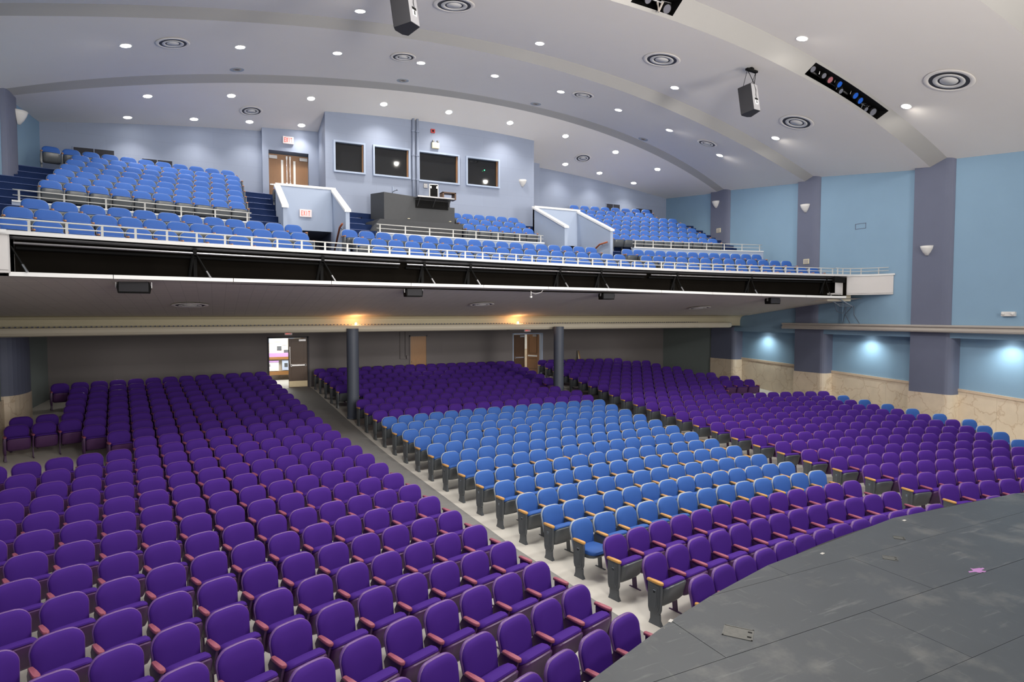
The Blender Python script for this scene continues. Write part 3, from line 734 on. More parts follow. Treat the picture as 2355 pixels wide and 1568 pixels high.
# door 4: upper double doors with lites
d4 = thing('door_4', 'brown double doors with narrow lites at the back of the balcony', None, (0, 0, 0), kind='structure')
zb_ = 8.75
for s, x0 in ((0, dx0), (1, dx1)):
    g = thing('leaf_pivot', None, None, (x0, 27.2, zb_)); g.parent = d4
    wl_ = (dx1-dx0)/2-.005; sg = 1 if s == 0 else -1; h = 10.97-zb_
    def B(x0_, x1_, y0_, y1_, z0_, z1_): 
        a, c = sorted((sg*x0_, sg*x1_)); return MB().box(a, c, y0_, y1_, z0_, z1_)
    B(0, wl_, 0, .045, 0, h).make('door_leaf', M['wood'], g)
    B(wl_*.64, wl_*.75, -.012, 0, h-1.22, h-.22).make('lite', M['exitface'] if False else M['lobbywall'], g)
    B(.03, .34, -.07, 0, h-.20, h-.07).make('door_closer', M['metal'], g)
    B(.05, wl_*.9, -.08, -.04, h-1.30, h-1.24).make('push_bar', M['chrome'], g)
    B(wl_-.10, wl_-.03, -.07, 0, h-1.42, h-1.15).make('latch_case', M['white'], g)
    B(wl_-.09, wl_-.03, -.06, 0, h-.18, h-.06).make('top_latch', M['white'], g)
    B(wl_-.07, wl_-.05, -.04, -.02, h-1.15, h-.18).make('vertical_rod', M['chrome'], g)
exit_sign((-5.62, 26.93, 11.36), 'EXIT sign above the upper balcony double doors', .42, .30)
exit_sign((-5.42, 23.55, 7.90), 'EXIT sign on the pale blue wall over the left balcony stair opening', .42, .28)
# wall devices
o = thing('emergency_light', 'cream twin-head emergency light on the booth wall', 'light', (.14, BY, 11.42))
MB().bbox(-.16, .16, -.12, 0, 0, .26, .02).make('battery_box', M['beige'], o)
for s in (-1, 1): MB().lathe([(0, 0), (.05, .02), (.06, .07), (0, .09)], 10, (s*.1, -.08, .27)).make('lamp_head', M['metal'], o)
o = tag(MB().bbox(-.09, .09, -.06, 0, 0, .17, .01).make('fire_alarm', M['red'], loc=(.04, BY, 12.08)), 'small red fire alarm box above the emergency light', 'alarm')
MB().box(-.04, .04, -.068, -.058, .04, .12).make('alarm_grille', M['black'], o)
o = tag(MB().bbox(-.08, .08, -.05, 0, 0, .2, .01).make('wall_box', M['metal'], loc=(-.30, BY, 9.72)), 'small metal intercom box below the booth windows', 'box')
MB().lathe([(0, -.01), (.04, -.01), (.04, 0), (0, 0)], 10, (0, -.055, .1)).make('dial', M['white'], o)
o = thing('emergency_light', 'white twin-lamp emergency light low on the right wall above the ledge', 'light', (XR+.02, 10.6, 4.28), -PI/2)
MB().bbox(-.19, .19, -.10, 0, 0, .15, .015).make('battery_box', M['sconce'], o)
for s in (-1, 1): MB().lathe([(0, 0), (.04, .0), (.045, .03), (.02, .05), (0, .05)], 12, (0, 0, 0)).make('lamp_head', M['sconce'], o).matrix_local = Matrix.Translation((s*.13, -.10, .08)) @ Matrix.Rotation(PI/2, 4, 'X')
def sconce(x, y, z, rz, label, s=1):
    o = thing('wall_sconce', label, 'wall lamp', (x, y, z), rz, 'plaster wall sconces'); o.scale = (s, s, s)
    # half bowl opening upward, flat side on the wall (local +Y is the wall)
    MB().lathe([(.02, -.24), (.05, -.235), (.13, -.12), (.19, .0), (.215, .10), (.20, .10), (.17, .0), (.04, -.2)], 14, (0, 0, 0), PI, 2*PI).make('bowl', M['sconce'], o, smooth=True)
    MB().box(-.07, .07, -.015, .0, -.2, .02).make('back_plate', M['sconce'], o)
sconce(XR-.10, 23.35, 9.95, -PI/2, 'white half-bowl sconce on the farthest right-hand pilaster')
sconce(XR-.10, 18.15, 8.95, -PI/2, 'white half-bowl sconce on the middle right-hand pilaster')
sconce(XR-.10, 13.12, 6.68, -PI/2, 'white half-bowl sconce on the nearest right-hand pilaster')
sconce(XL+.20, 23.7, 10.45, PI/2, 'white half-bowl sconce on the left wall pilaster', 1.2)
sconce(4.35, BY, 10.42, 0, 'white half-bowl sconce at the right end of the booth wall', .9)
for y, z, lab in ((23.15, 8.45, 'farthest'), (18.05, 6.5, 'middle')):
    o = tag(MB().bbox(-.14, .14, -.02, 0, 0, .22, .008).make('speaker_plate', M['beige'], loc=(XR-.10, y, z), rz=-PI/2), 'small beige square plate low on the %s right-hand pilaster' % lab, 'plate')
    MB().box(-.10, .10, -.03, -.02, .03, .19).make('plate_grille', M['ledge'], o)
o = tag(MB().bbox(-.14, .14, -.02, 0, 0, .3, .008).make('speaker_plate', M['pil'], loc=(XL+.19, 23.4, 8.6), rz=PI/2), 'small dark square plate on the left wall pilaster', 'plate')
o = tag(MB().box(-.22, .22, -.012, 0, 0, .015).box(-.22, .22, -.012, 0, .2, .215).box(-.22, -.205, -.012, 0, 0, .215).box(.205, .22, -.012, 0, 0, .215).make('access_panel', M['pil'], loc=(XR+.02, 15.72, 7.72), rz=-PI/2), 'outlined small access hatch on the light blue right wall', 'panel')

# ------------------------------------------------------------------ columns
for i, (x, y, lab) in enumerate(((-4.17, 21.55, 'left'), (4.08, 21.4, 'right'))):
    z = zfl(x, y)
    o = thing('round_column', 'dark slate round column under the balcony, %s one' % lab, 'column', (x, y, z))
    MB().lathe([(.205, 0), (.205, 3.85-z)], 28).make('column_shaft', M['column'], o, smooth=True)
    MB().lathe([(.205, 0), (.225, 0), (.225, .06), (.205, .07)], 28).make('column_base', M['column'], o)

# ------------------------------------------------------------------ console and gear in front of the booth
o = thing('control_console', 'charcoal plywood sound console with keyboard shelf before the booth', 'console')
MB().add([(-2.67, 22.9, 7.9), (-.04, 22.9, 7.9), (-.04, 24.3, 7.9), (-2.85, 24.3, 7.9), (-2.67, 22.9, 8.95), (-.04, 22.9, 8.78), (-.04, 24.3, 8.95), (-2.85, 24.3, 9.1)],
         [(0,3,2,1),(4,5,6,7),(0,1,5,4),(1,2,6,5),(2,3,7,6),(3,0,4,7)]).make('cabinet_body', M['console'], o)
MB().box(-.04, .27, 23.2, 24.3, 7.9, 8.62).make('side_cabinet', M['console'], o)
MB().add([(-3.35, 22.5, 7.2), (.30, 22.5, 7.2), (.30, 24.4, 7.2), (-3.35, 24.4, 7.2), (-2.95, 22.4, 7.86), (.30, 22.4, 7.86), (.30, 24.4, 7.92), (-3.2, 24.4, 7.92)],
         [(0,3,2,1),(4,5,6,7),(0,1,5,4),(1,2,6,5),(2,3,7,6),(3,0,4,7)]).make('platform', M['console'], o)
MB().box(-1.52, -.05, 22.35, 22.9, 8.78, 8.83).make('shelf', M['metal'], o)
MB().box(-1.45, -.12, 22.86, 22.895, 8.45, 8.76).make('shelf_recess', M['black'], o)
for x in (-1.4, -.78, -.16): MB().tube([(x, 22.45, 8.78), (x, 22.80, 8.5)], .012, 6).make('shelf_strut', M['metal'], o)
for x in (-1.85, -.2): MB().lathe([(0, 0), (.05, .0), (.05, .02), (0, .03)], 10, (x, 22.45, 7.93)).make('knob_lamp', M['beige'], o)
o = thing('road_case', 'black road case with white edges standing open on the console', 'case', (-.50, 23.5, 8.93), -.1)
MB().box(-.16, .16, 0, .16, 0, .60).make('case_body', M['black'], o)
MB().box(-.18, -.155, -.02, .06, 0, .62).box(.155, .18, -.02, .06, 0, .62).box(-.18, .18, -.02, .06, .59, .62).make('case_edging', M['white'], o)
for s in (-1, 1): MB().box(s*.12-.02, s*.12+.02, -.03, 0, .45, .54).make('case_latch', M['chrome'], o)
o = thing('desk_riser', 'dark wooden open riser beside the road case', 'shelf', (-.15, 22.75, 8.83))
MB().box(-.28, -.22, -.1, .25, 0, .27).box(.22, .28, -.1, .25, 0, .27).box(-.28, .28, -.1, .25, .24, .28).make('riser_frame', M['wooddark'], o)
o = tag(MB().tube([(-2.25, 23.4, 8.95), (-2.20, 23.35, 9.08), (-2.08, 23.3, 9.14)], .010, 6).make('gooseneck_lamp', M['black']), 'thin black gooseneck lamp on the console', 'lamp')
MB().lathe([(0, 0), (.03, .0), (.01, .03)], 8, (-2.06, 23.3, 9.13)).make('lamp_head', M['black'], o)
for x, h in ((-1.72, .30), (-1.58, .22)):
    o = tag(MB().bbox(-.05, .05, -.03, .03, 0, h, .01).make('wireless_receiver', M['vom'], loc=(x, BY-.06, 9.0)), 'small pale blue box on the booth wall behind the console, %s' % ('taller with antenna' if h > .25 else 'shorter'), 'box')
    if h > .25: MB().tube([(0, 0, h), (0, 0, h+.36)], .018, 6).make('antenna', M['vom'], o)
o = tag(MB().box(-.25, .25, 0, .5, 0, .28).make('junction_cabinet', M['beige'], loc=(-3.38, 24.4, 7.72)), 'beige junction box with outlets left of the console', 'box')
MB().box(-.15, -.02, -.01, 0, .08, .22).make('outlet_plate', M['white'], o)
MB().box(-.6, -.26, .1, .5, 0, .26).make('mint_panel', M['mint'], o)
cb_ = MB()
for i in range(16):
    p = [( -3.35+random.uniform(-.3, .3), 24.3+random.uniform(-.15, .15), 8.02+random.uniform(0, .12)) for _ in range(4)]
    cb_.tube(p, .012, 5)
tag(cb_.make('cable_tangle', M['black']), 'tangle of black cables on the console platform, left end', 'cables')

# ------------------------------------------------------------------ ceiling fittings
def cnormal(x, y):
    e = .05; a = Vector((2*e, 0, zc(x+e, y)-zc(x-e, y))); b_ = Vector((0, 2*e, zc(x, y+e)-zc(x, y-e)))
    return a.cross(b_).normalized()
def place(o, x, y, dz=0):
    n = cnormal(x, y); o.location = (x, y, zc(x, y)+dz); o.rotation_euler = n.to_track_quat('Z', 'Y').to_euler()
DL_ = []
for y, xs_, lab in ((12.08, (-10.4, -4.5, .9, 6.45, 11.26), 'nearest row'), (17.0, (-10.49, -4.78, .77, 6.16, 11.17), 'second row'), (20.18, (-10.56, -7.65, -4.82, -2.06, .68, 3.41, 6.06, 8.64, 11.45), 'third row'),
                    (24.3, (-10.39, -7.8, -5.06, -2.29, .45, 3.28, 6.1, 8.89, 11.42), 'fourth row'), (26.5, (-11.21, -9.05, -7.1, -5.14, 7.42, 9.47, 11.64), 'back row')):
    for i, x in enumerate(xs_): DL_.append((x, y, lab, i, len(xs_)))
ords = ['first', 'second', 'third', 'fourth', 'fifth', 'sixth', 'seventh', 'eighth', 'ninth', 'tenth', 'eleventh', 'twelfth', 'thirteenth', 'fourteenth', 'fifteenth', 'sixteenth', 'seventeenth', 'eighteenth', 'nineteenth', 'twentieth', 'twenty-first', 'twenty-second', 'twenty-third', 'twenty-fourth']
proto = None
for x, y, lab, i, n in DL_:
    lbl = 'bright recessed ceiling downlight, %s from the stage, %s from left' % (lab, ords[i])
    if lab == 'back row': lbl = 'bright recessed ceiling downlight in the back row, %s from left' % ords[i]
    o = thing('ceiling_downlight', lbl, 'ceiling light', group='recessed downlights')
    place(o, x, y)
    if proto is None:
        proto = (MB().lathe([(.125, -.004), (.16, -.010), (.165, 0), (.16, .004)], 18).make('trim_ring', M['white'], o),
                 MB().lathe([(0, -.012), (.13, -.008)], 16).make('lamp_face', M['lamp'], o))
    else:
        for p in proto:
            c = p.copy(); COL.objects.link(c); c.parent = o
    l = bpy.data.lights.new('downlight_lamp', 'SPOT'); wide = y < 26; l.energy = DOWN_POWER*(.9 if y < 19 else 1.5 if y < 22 else 1.35 if y < 26 else .8); l.spot_size = math.radians(179.5 if y < 22 else 125 if y < 26 else 112); l.spot_blend = .6 if y < 19 else 1; l.shadow_soft_size = .09
    l.color = (1, .94, .86)
    lo = bpy.data.objects.new('downlight_lamp', l); COL.objects.link(lo); lo.location = (x, y, zc(x, y)-.05)
def diffuser(o, R):
    S = R
    MB().lathe([(S*1.26, .0), (S*1.24, -.006), (S*1.02, -.012), (S*1.0, -.002)], 32).make('outer_flange', M['ceil'], o, smooth=True)
    MB().lathe([(S*1.01, -.004), (S*.97, -.002), (0, -.001)], 32).make('dark_throat', M['grille'], o)
    MB().lathe([(S*.80, -.010), (S*.78, -.022), (S*.56, -.012), (S*.54, .01)], 32).make('cone_ring', M['sconce'], o, smooth=True)
    MB().lathe([(S*.46, .004), (S*.44, -.012), (0, -.022)], 32).make('centre_disc', M['sconce'], o, smooth=True)
VN = [(-2.64, 15.47, .44, 'between the hanging speakers, nearest row'), (4.3, 15.46, .46, 'left of the right hanging speaker'), (10.36, 15.4, .47, 'below the lighting slot'),
      (10.36, 10.35, .5, 'nearest, right of the lighting slot'), (-9.4, 19.95, .35, 'upper left over the balcony seats'), (-2.78, 19.81, .33, 'above the booth, left of centre'),
      (4.17, 19.81, .33, 'right of centre over the balcony'), (10.23, 19.67, .33, 'far right over the balcony'), (-7.08, 25.49, .33, 'at the back above the left seats'), (7.87, 25.57, .32, 'at the back above the right seats'), (-8.9, 15.47, .44, 'nearest row, far left')]
for x, y, R, lab in VN:
    o = thing('air_diffuser', 'white round ring air diffuser, '+lab, 'vent', group='round ceiling diffusers'); place(o, x, y, -.02); diffuser(o, R)
for i, (x, y) in enumerate(((-7.67, 22.5), (-2.07, 22.5), (3.56, 22.6), (9.15, 22.7))):
    o = thing('ceiling_speaker', 'small grey round ceiling speaker by the rear cove, %s from left' % ords[i], 'speaker', group='small round ceiling speakers'); place(o, x, y-.15)
    MB().lathe([(.14, 0), (.22, -.012), (.225, 0)], 20).make('trim_ring', M['rim'], o); MB().lathe([(.14, -.002), (.09, -.02), (.08, -.002)], 20).make('inner_ring', M['ledge'], o); MB().lathe([(.08, -.004), (0, -.012)], 16).make('speaker_cone', M['grille'], o)
    MB().lathe([(.14, .0), (.08, .0)], 20).make('speaker_gap', M['metal'], o)
# under-balcony diffusers
def sofz(x, y):
    y0 = front(x)+.05; y1 = ybeam(x)-.35; t = (y-y0)/(y1-y0); return ztrim(x)*(1-t)+4.30*t+.02*math.sin(PI*t)
for x, y, R, lab in ((-9.08, 18.7, .36, 'left'), (-.35, 19.0, .34, 'middle'), (9.4, 19.1, .36, 'right')):
    o = thing('air_diffuser', 'grey round ring diffuser under the balcony, %s one' % lab, 'vent', (x, y, sofz(x, y)-.035), 0, 'under-balcony diffusers')
    o.rotation_euler[0] = -math.atan(.12); diffuser(o, R)
# stage lights in the ceiling slots
def slot(x0, x1, label, lights):
    o = thing('lighting_slot', label, 'lighting slot')
    b = MB(); n = max(3, int((x1-x0)/.4)); xx = lin(x0, x1, n)
    P = lambda x, t, d: Vector((x, 13.1-.55*t, arc(13.1, x)*(1-t)+arc(12.55, x)*t)) + Vector((0, .9*d, .25*d))
    b.add(*grid(lambda x, s: P(x, .16+.7*s, 1), xx, [0, 1], True))
    b.add(*grid(lambda x, s: P(x, .16, s), xx, [0, 1], False)); b.add(*grid(lambda x, s: P(x, .86, s), xx, [0, 1], True))
    for x in (x0, x1): b.add([P(x, .16, 0), P(x, .86, 0), P(x, .86, 1), P(x, .16, 1)], [(0, 1, 2, 3)])
    b.make('slot_box', M['black'], o)
    b = MB().tube([P(x, .75, .5) for x in xx], .03, 6); b.make('lighting_pipe', M['metal'], o)
    for i, (x, t, r, m) in enumerate(lights):
        p = P(x, t, .12)
        lt = thing('stage_light', '%s stage light in the %s, %s from left' % ({'lens': 'grey-lensed', 'gelred': 'rose-gelled', 'gelblue': 'blue-gelled'}[m], 'long ceiling slot' if x > 5 else 'upper ceiling slot', ords[i]), 'spotlight', p, 0, 'stage lights in ceiling slots')
        lt.rotation_euler = Vector((random.uniform(-.25, .0), -1, -.75)).to_track_quat('-Z', 'Y').to_euler()
        MB().lathe([(r*.9, .0), (r, .0), (r, .10), (r*.8, .16), (r*.8, .32), (r*.5, .38), (0, .38)], 14).make('housing', M['black'], lt, smooth=True)
        MB().lathe([(0, .012), (r*.88, .012)], 14).make('lens', M[m], lt)
        MB().tube([(-r-.02, 0, .12), (-r-.02, .14, .16), (r+.02, .14, .16), (r+.02, 0, .12)], .01, 5).make('yoke', M['metal'], lt)
slot(7.75, 11.25, 'long black lighting slot in the ceiling fascia', [(7.95, .62, .10, 'lens'), (8.45, .62, .09, 'lens'), (8.75, .6, .11, 'gelred'), (9.15, .66, .11, 'gelblue'), (9.4, .42, .09, 'lens'), (9.95, .62, .11, 'gelblue'), (10.25, .55, .11, 'gelblue'), (10.7, .35, .09, 'lens'), (10.98, .45, .13, 'lens')])
slot(1.25, 2.62, 'black lighting slot at the top edge of the photo', [(1.45, .6, .10, 'lens'), (1.75, .5, .11, 'lens'), (2.42, .4, .13, 'lens')])
tag(MB().tube([(2.02, 12.9, 12.45), (2.03, 12.85, 12.2), (2.1, 12.95, 12.25), (2.12, 12.8, 12.45)], .03, 6).make('cable_loop', M['ledge']), 'beige cable loop hanging from the upper ceiling slot', 'cable')
# hanging loudspeakers
def hang_speaker(x, y, z, rz, label, sc=1):
    o = thing('hanging_speaker', label, 'speaker', (x, y, z), rz); T = -.16
    # front faces the audience (+Y), the narrow back faces the stage
    p = [(-.30, .22), (-.19, -.28), (.19, -.28), (.30, .22), (.15, .29), (-.15, .29)]
    p = [(a_*sc, b_*sc) for a_, b_ in p]; H = 1.05*sc
    def add(b_, nm, m):
        q = b_.make(nm, m, o); q.rotation_euler[0] = T; return q
    add(MB().prism(p, 'z', 0, H), 'cabinet', M['spk'])
    add(MB().prism([(-.30*sc, .23*sc), (.30*sc, .23*sc), (.15*sc, .31*sc), (-.15*sc, .31*sc)], 'z', .01, H-.01), 'front_grille', M['black'])
    add(MB().box(-.185*sc, .185*sc, -.284*sc, -.278*sc, .01, H-.01), 'back_panel', M['spkside'])
    add(MB().box(-.05*sc, .10*sc, -.292*sc, -.284*sc, .24*sc, .40*sc), 'connector_plate', M['paperwhite'])
    add(MB().box(-.06*sc, .11*sc, -.294*sc, -.284*sc, .42*sc, .48*sc), 'connector_port', M['black'])
    add(MB().box(.0, .05*sc, -.296*sc, -.292*sc, .27*sc, .37*sc).tube([(.03*sc, -.30*sc, .35*sc), (.0, -.31*sc, .6*sc), (.05*sc, -.30*sc, .8*sc), (.0, -.28*sc, H)], .008, 5), 'cable', M['black'])
    zt_ = zc(x, y)-z
    MB().bbox(-.24, .24, -.05, .05, zt_-.12, zt_-.05, .01).make('ceiling_bar', M['black'], o)
    MB().box(-.05, .05, -.05, .05, zt_-.06, zt_+.02).make('bar_mount', M['black'], o)
    for s_ in (-1, 1):
        MB().tube([(s_*.20, 0, zt_-.1), (s_*.20*sc, .18, H*.98)], .008, 5).make('suspension_cable', M['black'], o)
        MB().tube([(s_*.20, 0, zt_-.1), (0, -.10, H*1.02)], .010, 5).make('suspension_cable', M['black'], o)
hang_speaker(6.45, 13.85, 10.52, math.radians(6), 'black loudspeaker hanging on cables at the right of the ceiling', .80)
hang_speaker(-4.50, 13.5, 10.72, math.radians(34), 'grey-black loudspeaker cut by the top edge, left of centre', .82)
# speakers under the balcony edge
for i, (x, wd) in enumerate(((-10.0, .62), (-3.6, .48), (3.1, .46), (10.4, .5))):
    y = ybf(x)+.45; z = ztrim(x)-.02
    o = thing('balcony_speaker', 'black wedge loudspeaker under the balcony edge, %s from left' % ords[i], 'speaker', (x, y, z), -.05*(i-1), 'under-balcony loudspeakers')
    w_ = wd/2
    MB().prism([(-w_*.86, 0), (w_*.86, 0), (w_, -.12), (w_*.92, -.25), (-w_*.92, -.25), (-w_, -.12)], 'y', -.12, .16).make('cabinet', M['black'], o)
    MB().box(-w_*.85, w_*.85, -.135, -.12, -.22, -.02).make('front_grille', M['spk'], o)
    MB().box(-w_-.02, -w_, -.03, .03, -.14, .06).box(w_, w_+.02, -.03, .03, -.14, .06).make('yoke', M['metal'], o)
o = thing('hanging_camera', 'small white camera on a cable under the balcony edge', 'camera', (.12, ybf(.1)+.25, 4.98))
MB().tube([(0, 0, .06), (0, 0, -.06)], .012, 6).make('stem', M['white'], o); MB().lathe([(0, -.02), (.04, 0), (.04, .05), (0, .06)], 12, (0, 0, -.13)).make('camera_body', M['white'], o)
MB().tube([(0, 0, .03), (.12, -.05, -.02), (.3, -.1, .03), (.36, -.12, .12)], .008, 5).make('camera_cable', M['white'], o)
# cove bulbs
for x, lab in ((-4.0, 'left'), (2.5, 'right')):
    y = ybeam(x)-.24
    o = thing('cove_bulb', 'glowing orange bulb in the under-balcony cove, %s one' % lab, 'bulb', (x, y, 4.0))
    MB().lathe([(0, -.03), (.03, -.01), (.038, .02), (.02, .05), (0, .055)], 12).make('bulb_glass', M['lampwarm'], o, smooth=True)
    MB().lathe([(0, -.07), (.02, -.07), (.02, -.03)], 10).make('bulb_socket', M['beige'], o)
    l = bpy.data.lights.new('cove_bulb_lamp', 'POINT'); l.energy = 11; l.color = (1, .50, .22); l.shadow_soft_size = .04
    lo = bpy.data.objects.new('cove_bulb_lamp', l); COL.objects.link(lo); lo.location = (x, y-.03, 4.09)
for i, x in enumerate((-11.5, -5.7, -.2, 5.3, 10.8)):
    o = thing('low_downlight', 'small recessed lamp in the low rear ceiling, %s from left' % ords[i], 'ceiling light', (x, 25.6, 3.735), 0, 'low rear ceiling lamps')
    MB().lathe([(0, -.002), (.05, -.004), (.06, 0)], 12).make('lamp_face', M['lamp'], o)
    l = bpy.data.lights.new('low_lamp', 'SPOT'); l.energy = 26; l.spot_size = math.radians(165); l.spot_blend = .8; l.shadow_soft_size = .08; l.color = (1, .93, .88)
    lo = bpy.data.objects.new('low_lamp', l); COL.objects.link(lo); lo.location = (x, 25.6, 3.70)
# niche downlights on the right wall, washing the light blue panels
for y in (20.5, 15.45, 10.7):
    o = thing('niche_light', 'recessed wall-wash light over the %s marble bay' % {20.5: 'farthest', 15.45: 'middle', 10.7: 'nearest'}[y], 'light', (NX-.30, y, 3.52))
    MB().lathe([(0, -.002), (.06, -.004), (.07, 0)], 14).make('lamp_face', M['lamp'], o)
    l = bpy.data.lights.new('niche_lamp', 'SPOT'); l.energy = 115; l.spot_size = math.radians(150); l.spot_blend = 1; l.shadow_soft_size = .06; l.color = (.9, 1, .97)
    lo = bpy.data.objects.new('niche_lamp', l); COL.objects.link(lo); lo.location = (NX-.45, y, 3.49)
# lift arm and cables by the right wall under the box
o = thing('cable_ladder', 'folded aluminium arm and dangling cables under the right balcony box', 'bracket')
MB().box(0, 1, 0, 1, 0, 1)
MB().tube([(13.0, 15.6, 5.02), (14.4, 15.9, 4.66)], .02, 6).make('arm_rail', M['rim'], o); MB().tube([(12.9, 15.9, 5.0), (14.2, 16.3, 4.68)], .02, 6).make('arm_rail', M['rim'], o)
for t in (.15, .45, .75, .98): MB().tube([(13.0+1.4*t, 15.6+.3*t, 5.02-.36*t), (12.9+1.3*t, 15.9+.4*t, 5.0-.32*t)], .015, 5).make('arm_rung', M['rim'], o)
for a in ((14.30, 16.1, 4.68, 14.42, 16.0, 3.98), (14.34, 15.8, 4.68, 14.42, 15.6, 3.98), (14.38, 15.9, 4.66, 14.40, 16.3, 3.98)):
    MB().tube([a[:3], ((a[0]+a[3])/2-.02, (a[1]+a[4])/2+.1, (a[2]+a[5])/2), a[3:]], .013, 5).make('dangling_cable', M['column'], o)
MB().tube([(13.6, 16.1, 4.8), (13.75, 16.1, 4.45), (14.1, 16.1, 4.38), (14.3, 16.1, 4.66)], .012, 5).make('dangling_cable', M['column'], o)
MB().tube([(14.45, 16.35, 5.0), (14.45, 16.35, 3.98)], .02, 6).make('wall_pipe', M['lblue'], o)

# ------------------------------------------------------------------ stage
def ystage(x): return 5.93-(x-2.0)**2/38
stage = thing('stage', 'dark grey painted stage with curved front edge', 'stage')
pts = [(x, ystage(x)) for x in lin(-12, 14.4, 60)]
MB().prism([(-12, -3)]+pts+[(14.4, -3)][::1], 'z', -.05, 1.085).make('stage_body', M['stagebase'], stage)
def clip(poly, f_in, isect):
    out = []
    for i in range(len(poly)):
        a, b_ = poly[i], poly[(i+1) % len(poly)]; ia, ib = f_in(a), f_in(b_)
        if ia: out.append(a)
        if ia != ib: out.append(isect(a, b_))
    return out
fin = lambda p: p[1] < ystage(p[0])+.02
def isc(a, b_):
    lo, hi = 0, 1; ia = fin(a)
    for _ in range(30):
        m = (lo+hi)/2; p = (a[0]+(b_[0]-a[0])*m, a[1]+(b_[1]-a[1])*m)
        if fin(p) == ia: lo = m
        else: hi = m
    return (a[0]+(b_[0]-a[0])*lo, a[1]+(b_[1]-a[1])*lo)
def dens(x0, x1, y0, y1):
    p = []
    for i in range(8): p.append((x0+(x1-x0)*i/8, y0))
    p += [(x1, y0+(y1-y0)*i/4) for i in range(4)] + [(x1-(x1-x0)*i/8, y1) for i in range(8)] + [(x0, y1-(y1-y0)*i/4) for i in range(4)]
    return p
ang = math.radians(-4); ca, sa = math.cos(ang), math.sin(ang)
for j in range(9):
    for i in range(8):
        x0 = -12+i*2.44*1.35+(j % 2)*1.2; x1 = x0+2.44*1.35-.006; y0 = 6.2-(j+1)*1.02; y1 = y0+1.02-.006
        if x1 > 14.3 or y1 < -2: continue
        c = clip(dens(x0, x1, y0, y1), fin, isc)
        if len(c) < 3: continue
        MB().prism(c, 'z', 1.085, 1.100+random.uniform(-.001, .001)).make('stage_panel', M['stage'], stage)
def hatch(x, y, rz, label, sc=1):
    o = thing('floor_hatch', label, 'hatch', (x, y, 1.101), rz); o.scale = (sc, sc, .7)
    MB().box(-.10, .10, -.13, .13, 0, .004).make('lid', M['hatch'], o)
    MB().box(-.115, -.10, -.145, .145, 0, .008).box(.10, .115, -.145, .145, 0, .008).box(-.115, .115, -.145, -.13, 0, .008).box(-.115, .115, .13, .145, 0, .008).make('hatch_frame', M['hatch'], o)
    for s in (-1, 1): MB().box(s*.05-.012, s*.05+.012, -.13, -.09, .004, .006).make('cable_notch', M['black'], o)
hatch(-3.765, 4.44, math.radians(38), 'worn steel floor hatch with two cable notches near the stage edge')
hatch(-.48, 4.95, math.radians(38), 'small scuffed floor hatch farther along the stage', .6)
hatch(.37, 5.35, math.radians(38), 'faint floor hatch nearest the right seats', .5)
b = MB(); ps = [(0, 0, .0)]; n = 22
ring = [(.085*(1+.45*math.sin(3*t)+.3*math.sin(7*t+1))*math.cos(t)*1.3, .06*(1+.3*math.sin(5*t)+.3*math.sin(8*t))*math.sin(t)) for t in [2*PI*i/n for i in range(n)]]
tag(MB().prism(ring, 'z', 0, .0015).make('paint_splash', M['pinkpaint'], loc=(.13, 4.21, 1.101)), 'lilac paint splash on the stage floor at right', 'paint splash')
for i, (x, y, r) in enumerate(((-4.22, 4.93, .5), (-1.15, 5.45, .2), (1.2, 5.78, .1), (-5.65, 4.40, .4))):
    tag(MB().box(-.035, .035, -.018, .018, 0, .002).make('tape_mark', M['gaff'], loc=(x, y, 1.102), rz=r), 'white tape mark at the stage edge, %s from left' % ords[[1, 2, 3, 0][i]], 'tape')

# easel-like wooden object by the rear wall
o = thing('folded_easel', 'narrow pale wooden folded stand leaning at the rear wall, right side', 'easel', (8.7, 27.0, 1.22))
MB().add([(-.13, -.1, 0), (-.05, -.1, 0), (.04, .25, 1.22), (-.02, .25, 1.22), (-.13, -.07, 0), (-.05, -.07, 0), (.04, .28, 1.22), (-.02, .28, 1.22)], [(0,1,2,3),(4,7,6,5),(0,4,5,1),(1,5,6,2),(2,6,7,3),(3,7,4,0)]).make('leg', M['beige'], o)
MB().add([(.08, -.1, 0), (.16, -.1, 0), (.04, .25, 1.22), (-.02, .25, 1.22), (.08, -.07, 0), (.16, -.07, 0), (.04, .28, 1.22), (-.02, .28, 1.22)], [(0,1,2,3),(4,7,6,5),(0,4,5,1),(1,5,6,2),(2,6,7,3),(3,7,4,0)]).make('leg', M['woodmid'], o)
MB().box(-.1, .12, -.05, -.02, .4, .46).make('cross_bar', M['beige'], o)

